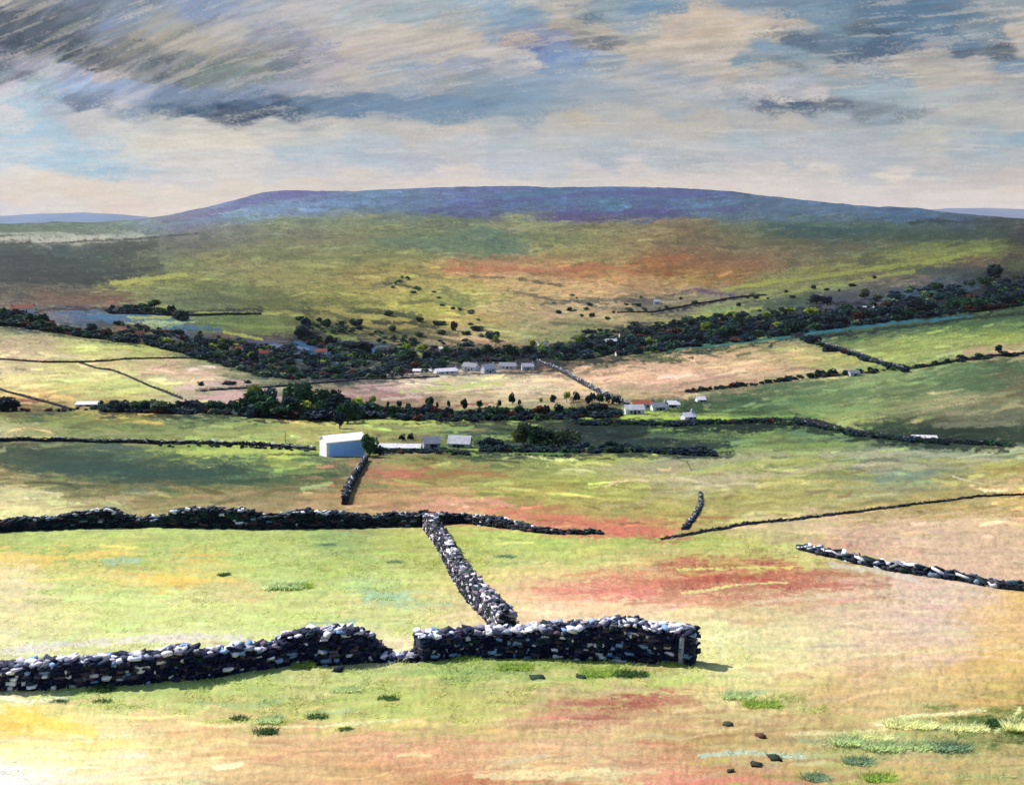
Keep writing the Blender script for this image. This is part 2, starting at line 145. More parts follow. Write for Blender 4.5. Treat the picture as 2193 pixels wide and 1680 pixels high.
SKY = parse("""
40,30,85,95,108;60,100,72,84,100;10,110,75,88,105;150,130,80,90,98;220,135,60,70,88;100,60,85,95,108;250,60,130,145,175;150,40,95,108,120;300,100,115,118,118;340,85,180,170,150;200,15,108,120,145;0,5,200,190,175;250,20,130,145,165;30,10,150,150,150;400,130,118,125,125;350,60,170,170,165;300,75,150,148,140;500,60,190,180,170;420,95,185,170,148;450,30,135,155,190;550,40,165,170,185;600,80,150,155,165;650,110,135,135,150;550,120,160,155,145;550,150,122,135,128;620,140,105,120,135;450,165,122,135,130;350,150,95,108,118;300,165,120,130,130;500,180,140,150,150;650,160,150,150,155;700,90,150,152,178;715,120,172,165,175
30,160,130,135,150;5,150,110,120,135;60,140,170,168,180;120,150,205,192,192;230,165,205,190,185;170,160,150,165,200;100,200,168,195,215;30,195,210,205,210;180,185,160,182,218;50,230,178,208,222;10,240,215,212,210;250,190,148,168,205;300,200,150,165,195;200,215,120,138,165;160,215,110,125,150;130,235,175,185,200;180,245,205,200,200;260,230,190,188,192;350,205,118,140,170;450,205,120,140,170;280,240,140,160,180;350,235,90,118,145;400,240,50,88,118;450,235,95,118,142;500,235,18,58,92;560,238,22,62,98;470,252,18,66,100;520,225,70,98,125;620,240,70,100,128;600,215,55,85,115;650,215,95,125,150;700,235,95,128,158;750,240,95,130,162;550,200,130,150,175;620,190,160,168,185;700,190,185,180,182;560,215,90,118,148;500,200,135,148,178
800,215,100,132,162;850,235,108,140,168;900,225,110,142,170;950,250,118,148,172;1000,235,112,146,172;1050,200,125,150,170;1000,190,140,155,170;1100,230,128,155,175;1150,245,140,162,178;1150,200,130,160,185;850,180,190,185,180;780,180,195,185,178;760,155,200,188,175;700,165,180,172,175;900,165,165,172,178;950,170,175,172,168;830,150,165,172,180;900,145,140,160,182;850,190,160,170,178
100,280,165,195,212;30,270,205,210,210;30,300,175,205,220;180,270,200,195,195;250,270,210,205,200;350,265,200,198,190;400,258,215,208,195;450,275,210,202,190;600,265,190,190,182;700,262,185,185,180;600,285,215,206,195;500,300,226,212,192;400,300,222,210,192;300,310,222,212,195;220,300,190,200,205;150,320,168,200,220;80,320,205,210,215;80,350,180,208,222;200,340,175,202,218;30,340,200,212,218;280,345,200,208,212;200,365,158,195,215;350,350,215,208,198;650,300,198,198,192;800,275,190,188,182;900,280,200,190,178;800,300,185,192,198;730,270,215,205,190;650,330,182,195,205;550,340,215,208,200;800,335,175,190,200;950,320,195,192,192;900,350,185,190,200;1100,310,180,190,196;1000,285,205,192,180;1000,300,205,200,200;1100,340,190,192,198;1050,280,180,182,180
50,370,228,218,208;150,360,180,202,218;300,365,195,205,212;250,355,165,195,215;120,395,235,214,195;50,400,232,214,198;50,420,240,216,192;180,405,236,208,182;300,395,226,212,196;250,425,236,212,190;350,380,205,205,208;20,445,225,218,220;150,440,230,216,206;400,420,238,216,195;500,380,222,212,202;430,390,210,205,205;500,405,230,210,188;600,370,205,202,202;700,370,198,198,202;650,395,228,208,188;750,390,215,202,190;900,370,196,196,202;900,393,228,208,194;1000,385,225,206,192;1100,365,190,195,202;1100,388,228,208,194
650,20,192,188,188;580,10,170,175,185;750,40,178,185,190;700,55,185,178,172;800,10,188,188,192;850,60,205,192,175;800,80,200,188,175;950,20,165,180,188;880,35,155,175,185;1050,15,150,180,202;1000,40,185,182,172;1100,5,200,195,185;950,55,185,180,170;900,95,208,192,176;1000,85,205,188,170;950,110,200,185,170;1100,55,125,158,182;1060,70,150,170,185;1150,25,125,158,182;1150,60,130,150,185;1120,80,195,175,155;1150,95,85,110,165;1200,85,120,135,180;1250,75,140,140,140;1230,50,175,165,150;1300,95,115,120,128;1180,110,100,130,182;1300,60,185,175,160;1300,25,150,165,172;1220,15,195,182,170;1280,30,95,115,140;1050,120,198,190,182;1100,135,180,180,182;1250,120,120,150,190;1150,125,205,195,188;1200,150,130,155,185;900,120,190,180,178;800,120,195,182,170;750,100,205,190,172;1020,140,150,160,178
1350,105,195,178,160;1380,120,205,185,168;1420,90,205,186,160;1380,80,165,165,155;1450,65,198,180,160;1500,25,215,190,162;1520,40,216,192,162;1490,55,212,188,160;1600,50,212,190,165;1560,75,206,186,162;1700,45,205,186,165;1650,70,200,185,165;1720,60,175,172,165;1550,95,208,190,168;1450,110,200,180,160;1480,130,195,180,165;1400,20,108,145,175;1450,15,120,150,172;1350,45,140,160,175;1600,18,125,152,170;1700,15,115,145,165;1780,25,120,148,168;1900,40,88,122,150;2050,30,88,122,150;1950,70,90,122,150;2120,40,110,138,155;2150,20,150,160,165;2185,60,205,190,172;1850,75,108,138,158;1800,50,105,138,160;1750,75,95,115,138;1720,85,80,100,125;1850,60,85,105,125;1880,68,70,92,118;1790,95,105,130,150;1900,100,80,110,142;1850,105,75,100,128;2000,95,90,122,150;1980,80,95,128,155;2060,115,85,100,120;2100,75,140,155,165;2150,70,120,145,160;2150,108,90,100,115;2190,95,200,190,175;2050,95,100,130,155
1250,170,155,170,185;1300,140,150,165,178;1350,150,185,182,178;1400,140,175,175,172;1500,150,178,175,168;1450,165,160,172,182;1560,120,205,188,170;1650,110,130,155,175;1600,130,120,150,165;1700,120,120,150,165;1650,150,190,175,158;1700,140,120,128,132;1560,165,195,178,155;1500,175,150,165,180;1750,135,150,168,172;1800,150,178,168,155;1800,120,85,110,135;1900,130,110,130,150;1870,145,165,165,165;1950,135,180,172,165;2000,120,170,165,158;2050,140,185,175,165;2000,160,192,180,165;2100,130,180,172,168;2100,165,192,178,162;2180,140,115,145,170;2150,190,175,175,172;1900,165,140,160,175;1700,170,160,172,180;1600,175,165,168,175;1800,180,150,165,172
1300,205,160,172,182;1200,215,150,165,178;1400,195,178,178,178;1450,215,185,182,180;1600,190,178,172,170;1530,190,200,190,185;1550,200,165,165,172;1700,195,175,178,182;1680,207,215,205,200;1620,212,180,180,185;1750,200,205,195,190;1650,226,95,112,138;1720,231,75,95,125;1800,233,90,105,125;1570,222,160,172,182;1870,240,120,130,140;1900,210,150,170,180;1850,195,155,175,185;1950,225,165,178,182;2000,215,178,185,182;2050,240,190,185,175;2100,230,188,182,172;2100,205,170,178,180;2180,230,195,190,180;2193,200,165,170,172;1300,240,180,180,178;1450,238,165,172,178;1400,255,192,182,170;1500,255,190,182,172;1600,250,180,178,175;1700,260,190,182,170;1800,255,170,175,178;1900,250,140,158,170;1950,245,125,135,145;1980,265,170,180,182;2100,270,172,178,180;1200,265,195,190,180;1250,255,195,182,160;2193,270,190,185,178
1400,300,190,186,186;1300,280,195,188,178;1500,275,195,186,172;1600,300,172,184,190;1500,320,195,192,190;1700,290,185,185,188;1800,300,178,185,190;1900,285,172,180,185;2000,290,210,198,175;1950,295,190,186,178;2050,300,188,188,185;2100,310,165,180,190;2193,300,138,170,186;2193,330,185,185,182;1300,320,178,188,194;1200,300,190,192,190;1300,345,170,180,188;1400,335,185,188,192;1500,345,168,176,180;1600,335,185,186,190;1700,345,180,184,190;1800,325,190,190,194;1900,340,178,182,186;1900,320,190,188,190;2050,330,175,182,188;2100,350,180,184,186;2000,350,195,188,182
1250,368,208,198,192;1200,355,190,194,200;1350,365,212,200,190;1500,360,195,190,188;1500,380,218,202,192;1400,390,222,204,192;1650,365,205,195,188;1600,385,212,200,190;1750,375,200,194,190;1750,368,228,210,192;1850,360,182,186,192;1850,385,180,184,190;2000,375,172,180,186;2000,395,205,190,182;1900,372,225,208,190;1600,402,218,202,192;1700,410,220,204,194;1800,405,208,195,186;1950,410,200,188,184;1850,425,222,206,196;1900,432,224,208,198;2000,430,226,208,198;2100,420,226,206,196;2193,380,205,190,180;2100,385,195,185,180;2193,405,222,195,180;2193,430,226,208,198;2100,445,215,205,198;1700,422,222,206,196
-200,100,80,92,108;-200,220,175,200,215;-200,330,195,208,215;-200,420,235,208,175;2400,60,100,130,155;2400,200,175,178,180;2400,330,175,182,186;2400,430,226,206,196;300,-60,120,135,155;1100,-60,130,155,178;1900,-60,90,122,150
""")
def shepard(samples, gx, gy, ax, p=3.4):
    C = lin(samples[:, 2:5]); out = np.zeros(gx.shape + (3,)); W = np.zeros(gx.shape)
    for k in range(len(samples)):
        d2 = ((gx - samples[k, 0]) / ax) ** 2 + (gy - samples[k, 1]) ** 2 + 6.0
        w = d2 ** (-p); out += w[..., None] * C[k]; W += w
    return out / W[..., None]
def raster(samples, y0, y1, ax, cell=6.0):
    xs = np.arange(-250, 2451, cell); ys = np.arange(y0, y1 + 1, cell / 2.4)
    gx, gy = np.meshgrid(xs, ys)
    return shepard(samples, gx, gy, ax), (-250, y0, cell, cell / 2.4)
def lookup(Rs, px, py):
    T, (x0, y0, sx, sy) = Rs
    return bil(T, px, py, x0, y0, sx, sy)
LR_far = raster(LAND[LAND[:, 1] < 1150], 395, 1140, 3.6)
LR_near = raster(LAND[LAND[:, 1] > 1040], 1080, 1790, 2.4)
SR = raster(SKY, -130, 470, 2.2)

def seg(px, py, pts, w):
    """distance mask to a polyline, pts in survey units"""
    d = np.full(px.shape, 1e9)
    for (x0, y0), (x1, y1) in zip(pts[:-1], pts[1:]):
        dx, dy = x1 - x0, y1 - y0; L = dx * dx + dy * dy
        t = np.clip(((px - x0) * dx + (py - y0) * dy) / L, 0, 1)
        d = np.minimum(d, np.hypot((px - x0 - t * dx), (py - y0 - t * dy)))
    return sstep(w, w * .35, d)
# narrow strips of different ground colour: points ; half width ; colour ; strength
STRIPS = [
 ([(430,462),(520,440),(600,418),(700,410)],4,(112,90,158),.8), ([(330,488),(480,465),(600,440),(800,432)],3,(125,150,190),.7),
 ([(900,452),(1080,430),(1300,412),(1480,412)],3,(88,75,145),.7), ([(1150,466),(1300,457),(1450,452),(1600,448)],3,(95,70,140),.7),
 ([(1050,418),(1200,408)],3,(60,110,150),.7), ([(1900,464),(2050,474)],3,(40,95,140),.8), ([(340,470),(480,452)],3,(140,115,160),.7),
 ([(0,512),(120,510),(230,513)],2.5,(225,215,205),.9), ([(0,500),(180,504),(330,503)],2,(210,210,195),.6), ([(0,520),(150,517),(330,507),(420,500)],2,(30,55,60),.8),
 ([(0,548),(110,546)],4,(20,50,60),.8), ([(60,560),(180,556),(270,545)],4,(30,65,65),.6), ([(0,585),(130,590),(350,572)],3,(30,50,60),.6), ([(0,600),(180,603),(300,590)],3,(25,40,50),.7),
 ([(240,606),(320,598),(400,588)],3,(190,198,70),.9), ([(560,520),(720,515),(860,505)],2,(170,150,110),.5), ([(700,585),(850,580),(1000,600)],2,(120,125,70),.5),
 ([(950,575),(1060,573),(1180,578)],3,(220,120,80),.7), ([(1180,580),(1290,570),(1360,582)],3,(215,120,80),.7), ([(1380,560),(1480,548)],3,(200,110,50),.7),
 ([(1550,620),(1750,590),(1980,560),(2120,532)],3,(170,185,55),.8), ([(1620,640),(1800,605),(1960,578)],2.5,(165,180,65),.7), ([(1700,545),(1900,520)],3,(110,115,95),.6),
 ([(1680,485),(1790,493),(1900,492)],2.5,(35,90,105),.8), ([(1950,478),(2193,470)],3,(28,50,42),.85), ([(1400,520),(1600,528),(1750,520)],2,(120,105,85),.6),
 ([(0,668),(60,664),(200,660),(420,668),(560,662)],3.2,(25,30,50),.85), ([(190,680),(290,674),(380,671)],3,(60,125,185),.85), ([(280,680),(400,676)],2.2,(195,205,110),.85), ([(310,690),(410,687)],2.5,(185,215,165),.9),
 ([(40,690),(110,691)],2.5,(95,140,185),.8), ([(420,672),(600,669)],2.2,(190,195,90),.8), ([(400,700),(470,706)],2.5,(60,115,170),.8), ([(450,690),(560,700),(640,700)],2,(150,170,80),.7),
 ([(480,712),(560,724)],2.5,(205,205,70),.75), ([(560,740),(660,748)],2.5,(110,140,185),.8), ([(690,748),(800,745)],2.5,(40,115,165),.85), ([(700,762),(830,758)],2,(30,105,150),.8),
 ([(1310,755),(1480,740),(1600,722),(1690,710)],2.5,(165,190,70),.85), ([(1430,748),(1560,735),(1690,718)],3,(40,120,125),.8), ([(1480,730),(1600,716)],1.6,(195,205,80),.8),
 ([(1730,712),(1850,700),(1960,687),(2080,676)],2.6,(25,115,150),.9), ([(1730,722),(1850,712),(2193,668)],2.5,(18,30,42),.7),
 ([(1320,645),(1400,640),(1480,622)],3,(40,50,75),.55), ([(1560,668),(1630,658)],3,(185,195,90),.6), ([(1490,620),(1570,632)],2.5,(95,80,135),.8),
 ([(820,606),(900,620)],2,(60,75,60),.8), ([(860,650),(930,645),(990,655)],2.5,(90,110,80),.7), ([(1080,622),(1180,640),(1300,650)],2.2,(75,90,85),.7), ([(1110,600),(1200,608)],2.2,(60,75,75),.7),
 ([(760,665),(850,672),(920,690)],3,(60,80,50),.7), ([(1160,650),(1260,640),(1330,646)],2.5,(70,85,90),.7), ([(1180,690),(1290,700),(1420,690)],2.2,(50,70,65),.6), ([(1230,642),(1290,660),(1350,664)],2,(80,95,95),.6),
 ([(640,700),(760,715),(870,712),(990,735)],3,(50,65,45),.7), ([(1390,675),(1480,655),(1560,640),(1620,632)],2.2,(30,40,60),.9), ([(1010,590),(1080,596)],2,(75,85,80),.6),
 ([(250,741),(380,752),(480,752)],3,(210,215,95),.7), ([(0,779),(140,782)],2,(215,212,120),.8), ([(380,777),(520,805)],2.4,(150,160,100),.6),
 ([(420,835),(600,824),(800,808),(1000,800),(1150,796)],2.2,(28,40,55),.75), ([(480,852),(560,846)],4,(215,170,165),.7),
 ([(860,838),(1000,826),(1080,822)],2.6,(190,205,110),.7), ([(820,857),(900,846)],2.5,(215,185,175),.8), ([(980,868),(1060,862)],2,(150,40,35),.7), ([(800,878),(940,885)],2.2,(110,40,45),.7),
 ([(1240,893),(1400,892),(1560,895)],2.2,(190,212,70),.9), ([(1560,893),(1700,890)],1.8,(150,185,80),.7), ([(780,900),(900,899),(1000,897)],3,(212,222,100),.8),
 ([(820,968),(1000,962),(1220,974)],2.6,(25,48,42),.85), ([(960,958),(1100,961)],2,(190,215,85),.8), ([(1100,968),(1200,970)],2,(120,160,90),.7),
 ([(240,940),(500,952),(620,958)],2.4,(205,205,120),.7), ([(380,968),(640,964)],3,(208,215,95),.8), ([(580,972),(680,974)],1.8,(35,55,45),.8),
 ([(70,1005),(200,1002),(330,1012),(460,1010)],5,(38,78,74),.7), ([(420,985),(520,983)],3,(70,105,80),.6), ([(380,1030),(560,1026),(720,1012)],3,(40,80,62),.6),
 ([(760,1003),(830,1008),(900,1010)],4,(222,100,92),0.45), ([(880,1018),(1010,1012),(1080,1016)],4,(180,105,70),.6), ([(920,1076),(1030,1070),(1100,1082)],3,(232,160,140),.8), ([(1080,1096),(1210,1108),(1330,1132),(1440,1138)],5,(228,112,98),0.45),
 ([(1290,1002),(1430,995),(1550,985),(1690,972)],3,(195,180,150),.6), ([(1250,1028),(1450,1018),(1600,995),(1760,985)],3,(185,188,85),.7), ([(1500,1030),(1680,1015),(1800,995)],4,(200,182,155),.6), ([(1760,975),(1960,968),(2140,985)],3,(195,185,165),.7),
 ([(1880,1025),(2000,1012)],5,(110,140,140),.5), ([(2040,1020),(2100,1036)],1.4,(215,205,185),.8), ([(1480,965),(1650,955),(1800,948)],2.2,(150,175,80),.7),
 ([(1740,905),(1800,903),(1850,920)],2,(195,195,125),.7), ([(1840,925),(1900,930)],2,(25,110,120),.7), ([(2000,912),(2180,905)],4,(160,150,130),.5),
 ([(1140,1262),(1300,1268),(1450,1240),(1600,1222)],3.4,(222,105,95),0.41), ([(1420,1252),(1560,1236),(1700,1226),(1840,1230)],4.5,(165,72,58),0.41), ([(1480,1208),(1620,1200),(1700,1206)],3,(190,78,66),0.41), ([(1500,1258),(1650,1255),(1800,1250)],3,(180,95,80),0.34),
 ([(1460,1268),(1600,1250),(1680,1244)],2,(225,220,130),.8), ([(1450,1220),(1560,1216),(1700,1212)],2.2,(222,220,110),.8), ([(1600,1290),(1800,1270),(1950,1262)],3,(222,200,165),.6), ([(1780,1205),(1900,1225),(1960,1240)],4,(215,205,195),.6),
 ([(1480,1160),(1640,1168),(1760,1180)],2.4,(200,208,100),.7), ([(0,1190),(120,1192),(260,1182)],3.5,(240,205,85),.75), ([(300,1236),(420,1244),(520,1240)],4,(242,200,85),.75), ([(60,1240),(180,1234)],2.5,(240,222,120),.7),
 ([(225,1201),(300,1198)],4,(165,200,165),.8), ([(780,1280),(870,1276)],4.5,(165,200,160),.8), ([(560,1248),(660,1242)],4,(165,195,120),.5), ([(380,1192),(500,1195)],2.4,(165,200,120),.6),
 ([(660,1335),(760,1330)],2,(130,175,160),.7), ([(0,1395),(180,1378),(360,1366),(520,1358)],5,(218,205,215),.6), ([(0,1490),(60,1500),(140,1494)],3,(245,240,210),.8),
 ([(20,1520),(110,1548),(200,1566)],9,(252,212,60),.7), ([(0,1540),(60,1565)],8,(240,195,70),.7), ([(560,1555),(700,1552),(860,1540)],2.5,(228,222,165),.8), ([(430,1585),(500,1560)],6,(205,165,105),.5),
 ([(900,1392),(1000,1402)],2,(200,180,120),.5), ([(1180,1510),(1320,1500),(1420,1502),(1500,1506)],7,(178,85,75),0.38), ([(1560,1450),(1700,1430),(1800,1405),(2180,1380)],3,(228,214,160),.6), ([(1540,1345),(1550,1410)],7,(226,222,165),.7),
 ([(1860,1420),(2000,1385),(2180,1380)],5,(215,178,120),.5), ([(1500,1618),(1600,1612),(1720,1622)],4.2,(178,200,180),.9), ([(1480,1634),(1560,1630)],2.4,(185,175,80),.7), ([(1480,1600),(1600,1596)],3,(190,180,110),.6),
 ([(1870,1548),(1960,1532),(2110,1520)],2.4,(226,226,165),.9), ([(1870,1550),(1990,1556),(2105,1552)],2,(226,226,170),.85), ([(1690,1572),(1800,1566),(1900,1560)],3,(222,215,155),.7), ([(2135,1568),(2185,1520)],3,(222,226,150),.85),
 ([(1700,1472),(1800,1430)],2.2,(225,205,140),.6), ([(1020,1662),(1200,1660),(1300,1650)],5,(232,220,165),.6), ([(950,1676),(1060,1670),(1180,1672)],3,(188,110,75),.5), ([(1380,1675),(1560,1668),(1700,1676)],5,(222,135,120),.6),
 ([(1480,1580),(1620,1560)],4,(150,120,60),.4), ([(1720,1585),(1820,1590),(1980,1600)],6,(150,175,140),.5), ([(1560,1480),(1640,1476)],5,(160,185,140),.6), ([(2080,1545),(2193,1560)],9,(60,92,38),.7),
 ([(640,1525),(760,1520)],4,(165,190,150),.5), ([(420,1505),(520,1512),(600,1500)],3,(150,185,130),.5), ([(870,1440),(1000,1436),(1140,1440)],5,(140,170,90),.6), ([(1100,1450),(1260,1452)],3,(150,175,90),.5),
]
STRIPS = [
 ([(652,655),(665,690),(690,700)],7.8,(40,60,45),.7), ([(745,664),(820,668),(900,676)],4.5,(70,90,70),.75), ([(800,688),(880,690),(940,702)],3.4,(35,50,45),.85), ([(760,700),(860,708),(980,716)],4.5,(60,75,60),.7),
 ([(820,720),(900,728)],5.2,(50,60,55),.6), ([(620,660),(700,668),(760,690)],3.2,(60,80,60),.7), ([(800,612),(845,602),(870,612)],5.2,(90,110,80),.6), ([(950,620),(1000,640),(985,670)],6.5,(100,120,85),.6),
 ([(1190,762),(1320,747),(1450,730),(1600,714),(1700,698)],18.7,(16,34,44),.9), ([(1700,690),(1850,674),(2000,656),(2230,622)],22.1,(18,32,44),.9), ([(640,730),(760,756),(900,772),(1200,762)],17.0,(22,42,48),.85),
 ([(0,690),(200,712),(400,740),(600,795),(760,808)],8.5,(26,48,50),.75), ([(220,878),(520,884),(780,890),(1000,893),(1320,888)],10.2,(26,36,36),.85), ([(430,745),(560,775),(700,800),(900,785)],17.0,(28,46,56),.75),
 ([(1220,907),(1500,910),(1700,907)],8.5,(25,45,50),.85), ([(1700,905),(1850,930),(2000,945),(2160,950)],10.2,(22,44,44),.85), ([(1030,956),(1350,960),(1560,966)],11.9,(25,45,58),.8), ([(1900,912),(2050,922),(2193,925)],10.4,(50,66,55),.6),
 ([(1380,862),(1550,858),(1650,842)],6.5,(48,84,60),.6), ([(1700,852),(1900,838),(2193,812)],10.4,(66,100,70),.5), ([(1850,702),(2000,690),(2193,664)],11.7,(56,90,66),.6), ([(20,985),(200,1000),(400,1003),(560,1005)],16.9,(44,78,68),.6),
 ([(0,555),(150,560),(280,548)],11.9,(26,56,62),.6), ([(0,590),(160,598),(340,585)],10.2,(34,54,60),.55), ([(420,640),(640,650),(820,648)],5.2,(88,108,66),.5), ([(1750,590),(1950,585),(2150,575)],7.8,(66,82,84),.5), ([(1600,655),(1750,642),(1900,622)],7.8,(60,84,74),.6),
 ([(1350,560),(1480,548),(1640,552)],5.2,(150,96,50),.5), ([(1080,552),(1300,545),(1500,530)],3.2,(150,125,75),.5), ([(500,545),(750,552),(950,545)],3.9,(120,130,75),.5), ([(820,505),(1000,500),(1200,508)],3.9,(110,130,85),.5), ([(1180,490),(1400,484),(1600,495)],3.2,(120,105,60),.5),
 ([(640,742),(720,748),(800,746)],7,(30,105,165),.85), ([(640,763),(740,764)],6,(28,100,160),.85), ([(230,682),(330,676),(400,672)],6,(50,115,175),.85), ([(1920,628),(2000,618),(2090,612)],5.2,(30,100,150),.7),
 ([(680,700),(720,716),(760,722)],5.2,(170,185,70),.5), ([(860,748),(900,760)],3.9,(170,190,70),.6),

 ([(1230,908),(1450,911),(1700,908)],10,(24,46,46),.75), ([(1150,952),(1380,956),(1560,960)],8,(36,64,62),.6), ([(1900,918),(2050,928),(2200,932)],9,(40,58,50),.6), ([(1230,862),(1330,872),(1500,874)],7,(34,60,46),.7),
 ([(1500,838),(1640,828),(1760,818)],5,(52,84,60),.6), ([(640,965),(700,985),(740,1010)],6,(80,112,82),.6), ([(120,1000),(330,1008),(520,1000)],8,(40,72,66),.6), ([(60,970),(240,975)],6,(46,72,60),.5),
 ([(380,1032),(560,1034),(720,1020)],5,(58,92,62),.5), ([(0,698),(120,712),(330,742),(520,786)],6,(28,46,44),.6), ([(560,790),(720,800),(880,790)],8,(24,46,44),.7), ([(1200,772),(1450,748),(1690,716)],5,(60,74,44),.5),
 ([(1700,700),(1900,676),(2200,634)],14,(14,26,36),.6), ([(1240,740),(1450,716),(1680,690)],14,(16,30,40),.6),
 ([(1750,640),(1900,632),(2060,606)],8,(66,72,110),.5), ([(2060,600),(2140,596),(2193,600)],12,(40,52,58),.6),
 ([(1650,500),(1850,502),(2050,498),(2193,502)],10,(52,84,76),.55), ([(1500,505),(1700,520),(1850,530)],7,(110,96,66),.5), ([(0,530),(150,535),(330,525)],9,(34,66,68),.6), ([(30,575),(200,580),(330,560)],9,(40,62,62),.5),
 ([(350,600),(500,612),(640,640)],7,(78,98,66),.45), ([(1380,575),(1500,565),(1620,572)],6,(160,104,52),.5), ([(1850,560),(2000,575),(2193,566)],9,(58,72,80),.5), ([(500,470),(700,474),(900,472)],4,(120,135,110),.5),
] + STRIPS
def brush_map(sampler, x0, x1, y0, y1, n, angle, size, seed, dens, spread=.30, cell=1.6):
    rng = np.random.default_rng(seed); W = int((x1 - x0) / cell) + 1; H = int((y1 - y0) / cell) + 1
    A = np.zeros((H, W)); Cm = np.zeros((H, W, 3)); gxx, gyy = np.meshgrid(np.arange(W) * cell + x0, np.arange(H) * cell + y0)
    tooth = vnoise(gxx / 3.4, gyy / 1.9, seed + 3) * .6 + vnoise(gxx / 1.9, gyy / 1.7, seed + 5) * .4
    px = rng.uniform(x0, x1, n); py = y0 + (y1 - y0) * dens(rng.uniform(0, 1, n)); sz = size(px, py)
    base = sampler(px + rng.normal(0, 45, n) * sz, py + rng.normal(0, 9, n) * sz)
    lumf = np.exp(rng.normal(0, spread, n)); tint = np.exp(rng.normal(0, .10, (n, 3)))
    L = rng.uniform(8, 46, n) * sz; T = rng.uniform(1.1, 4.2, n) * np.sqrt(sz) ; an = angle(px, py) + rng.normal(0, .09, n); al = rng.uniform(.35, .9, n); th = rng.uniform(.25, .6, n); cu = rng.normal(0, .10, n)
    for i in range(n):
        r = L[i] + T[i]; hy = abs(math.sin(an[i])) * L[i] + T[i] * 2.5 + abs(cu[i]) * L[i]
        a0 = max(0, int((px[i] - r - x0) / cell)); a1 = min(W, int((px[i] + r - x0) / cell) + 2); b0 = max(0, int((py[i] - hy - y0) / cell)); b1 = min(H, int((py[i] + hy - y0) / cell) + 2)
        if a1 <= a0 or b1 <= b0: continue
        dx = gxx[b0:b1, a0:a1] - px[i]; dy = gyy[b0:b1, a0:a1] - py[i]; c_, s_ = math.cos(an[i]), math.sin(an[i])
        u = (dx * c_ + dy * s_) / L[i]; v = (-dx * s_ + dy * c_ - cu[i] * L[i] * u * u) / T[i]
        m = np.clip(1.25 - np.abs(v), 0, 1) * np.clip((1.05 - np.abs(u)) * 3, 0, 1)
        m = np.clip((m - (tooth[b0:b1, a0:a1] - .35) * 1.5 * th[i] * 1.6) * 2.2, 0, 1) * al[i]
        A[b0:b1, a0:a1] = A[b0:b1, a0:a1] * (1 - m) + m
        Cm[b0:b1, a0:a1] = Cm[b0:b1, a0:a1] * (1 - m[..., None]) + (base[i] * lumf[i] * tint[i]) * m[..., None]
    return np.concatenate([Cm, A[..., None]], -1), (x0, y0, cell, cell)
def land_base(px, py):
    t = sstep(1085, 1125, py)[..., None]; return lookup(LR_far, px, py) * (1 - t) + lookup(LR_near, px, py) * t
LAND_LIE = lambda x, y: np.interp(x, [0, 600, 1100, 1500, 2193], [-.02, .02, 0, -.10, -.16]) * sstep(1150, 800, y) + np.interp(x, [0, 330, 700, 1100, 2193], [-.06, -.18, -.04, 0, .02]) * sstep(620, 520, y)
BR_FAR = brush_map(land_base, -60, 2260, 396, 1130, 9000, LAND_LIE, lambda x, y: .55 + .9 * sstep(500, 1100, y), 5, lambda u: u ** 1.25, .34)
BR_NEAR = brush_map(land_base, -60, 2260, 1080, 1780, 2600, lambda x, y: x * 0 - .03, lambda x, y: 1.2 + 1.2 * sstep(1150, 1700, y), 6, lambda u: u, .16)
def apply_brush(c, px, py, B, k=1.):
    T, (x0, y0, sx, sy) = B; q = bil(T, px, py, x0, y0, sx, sy); inside = ((px > x0 + 4) & (px < x0 + T.shape[1] * sx - 8) & (py > y0) & (py < y0 + T.shape[0] * sy - 4))[..., None]
    return np.where(inside, c * (1 - q[..., 3:] * k) + q[..., :3] * k, c)
CALIB = [(435, (.58, .73, .76)), (475, (.52, .60, .56)), (520, (.50, .50, .42)), (610, (.68, .62, .48)), (710, (.70, .71, .60)), (810, (.92, .89, .84)), (920, (.60, .68, .54)), (1050, (.76, .75, .66)), (1235, (.92, .92, .86)), (1425, (.96, .98, .92)), (1600, (.96, .96, .89))]  # gains per picture row: haze and light compensation put into the land colours
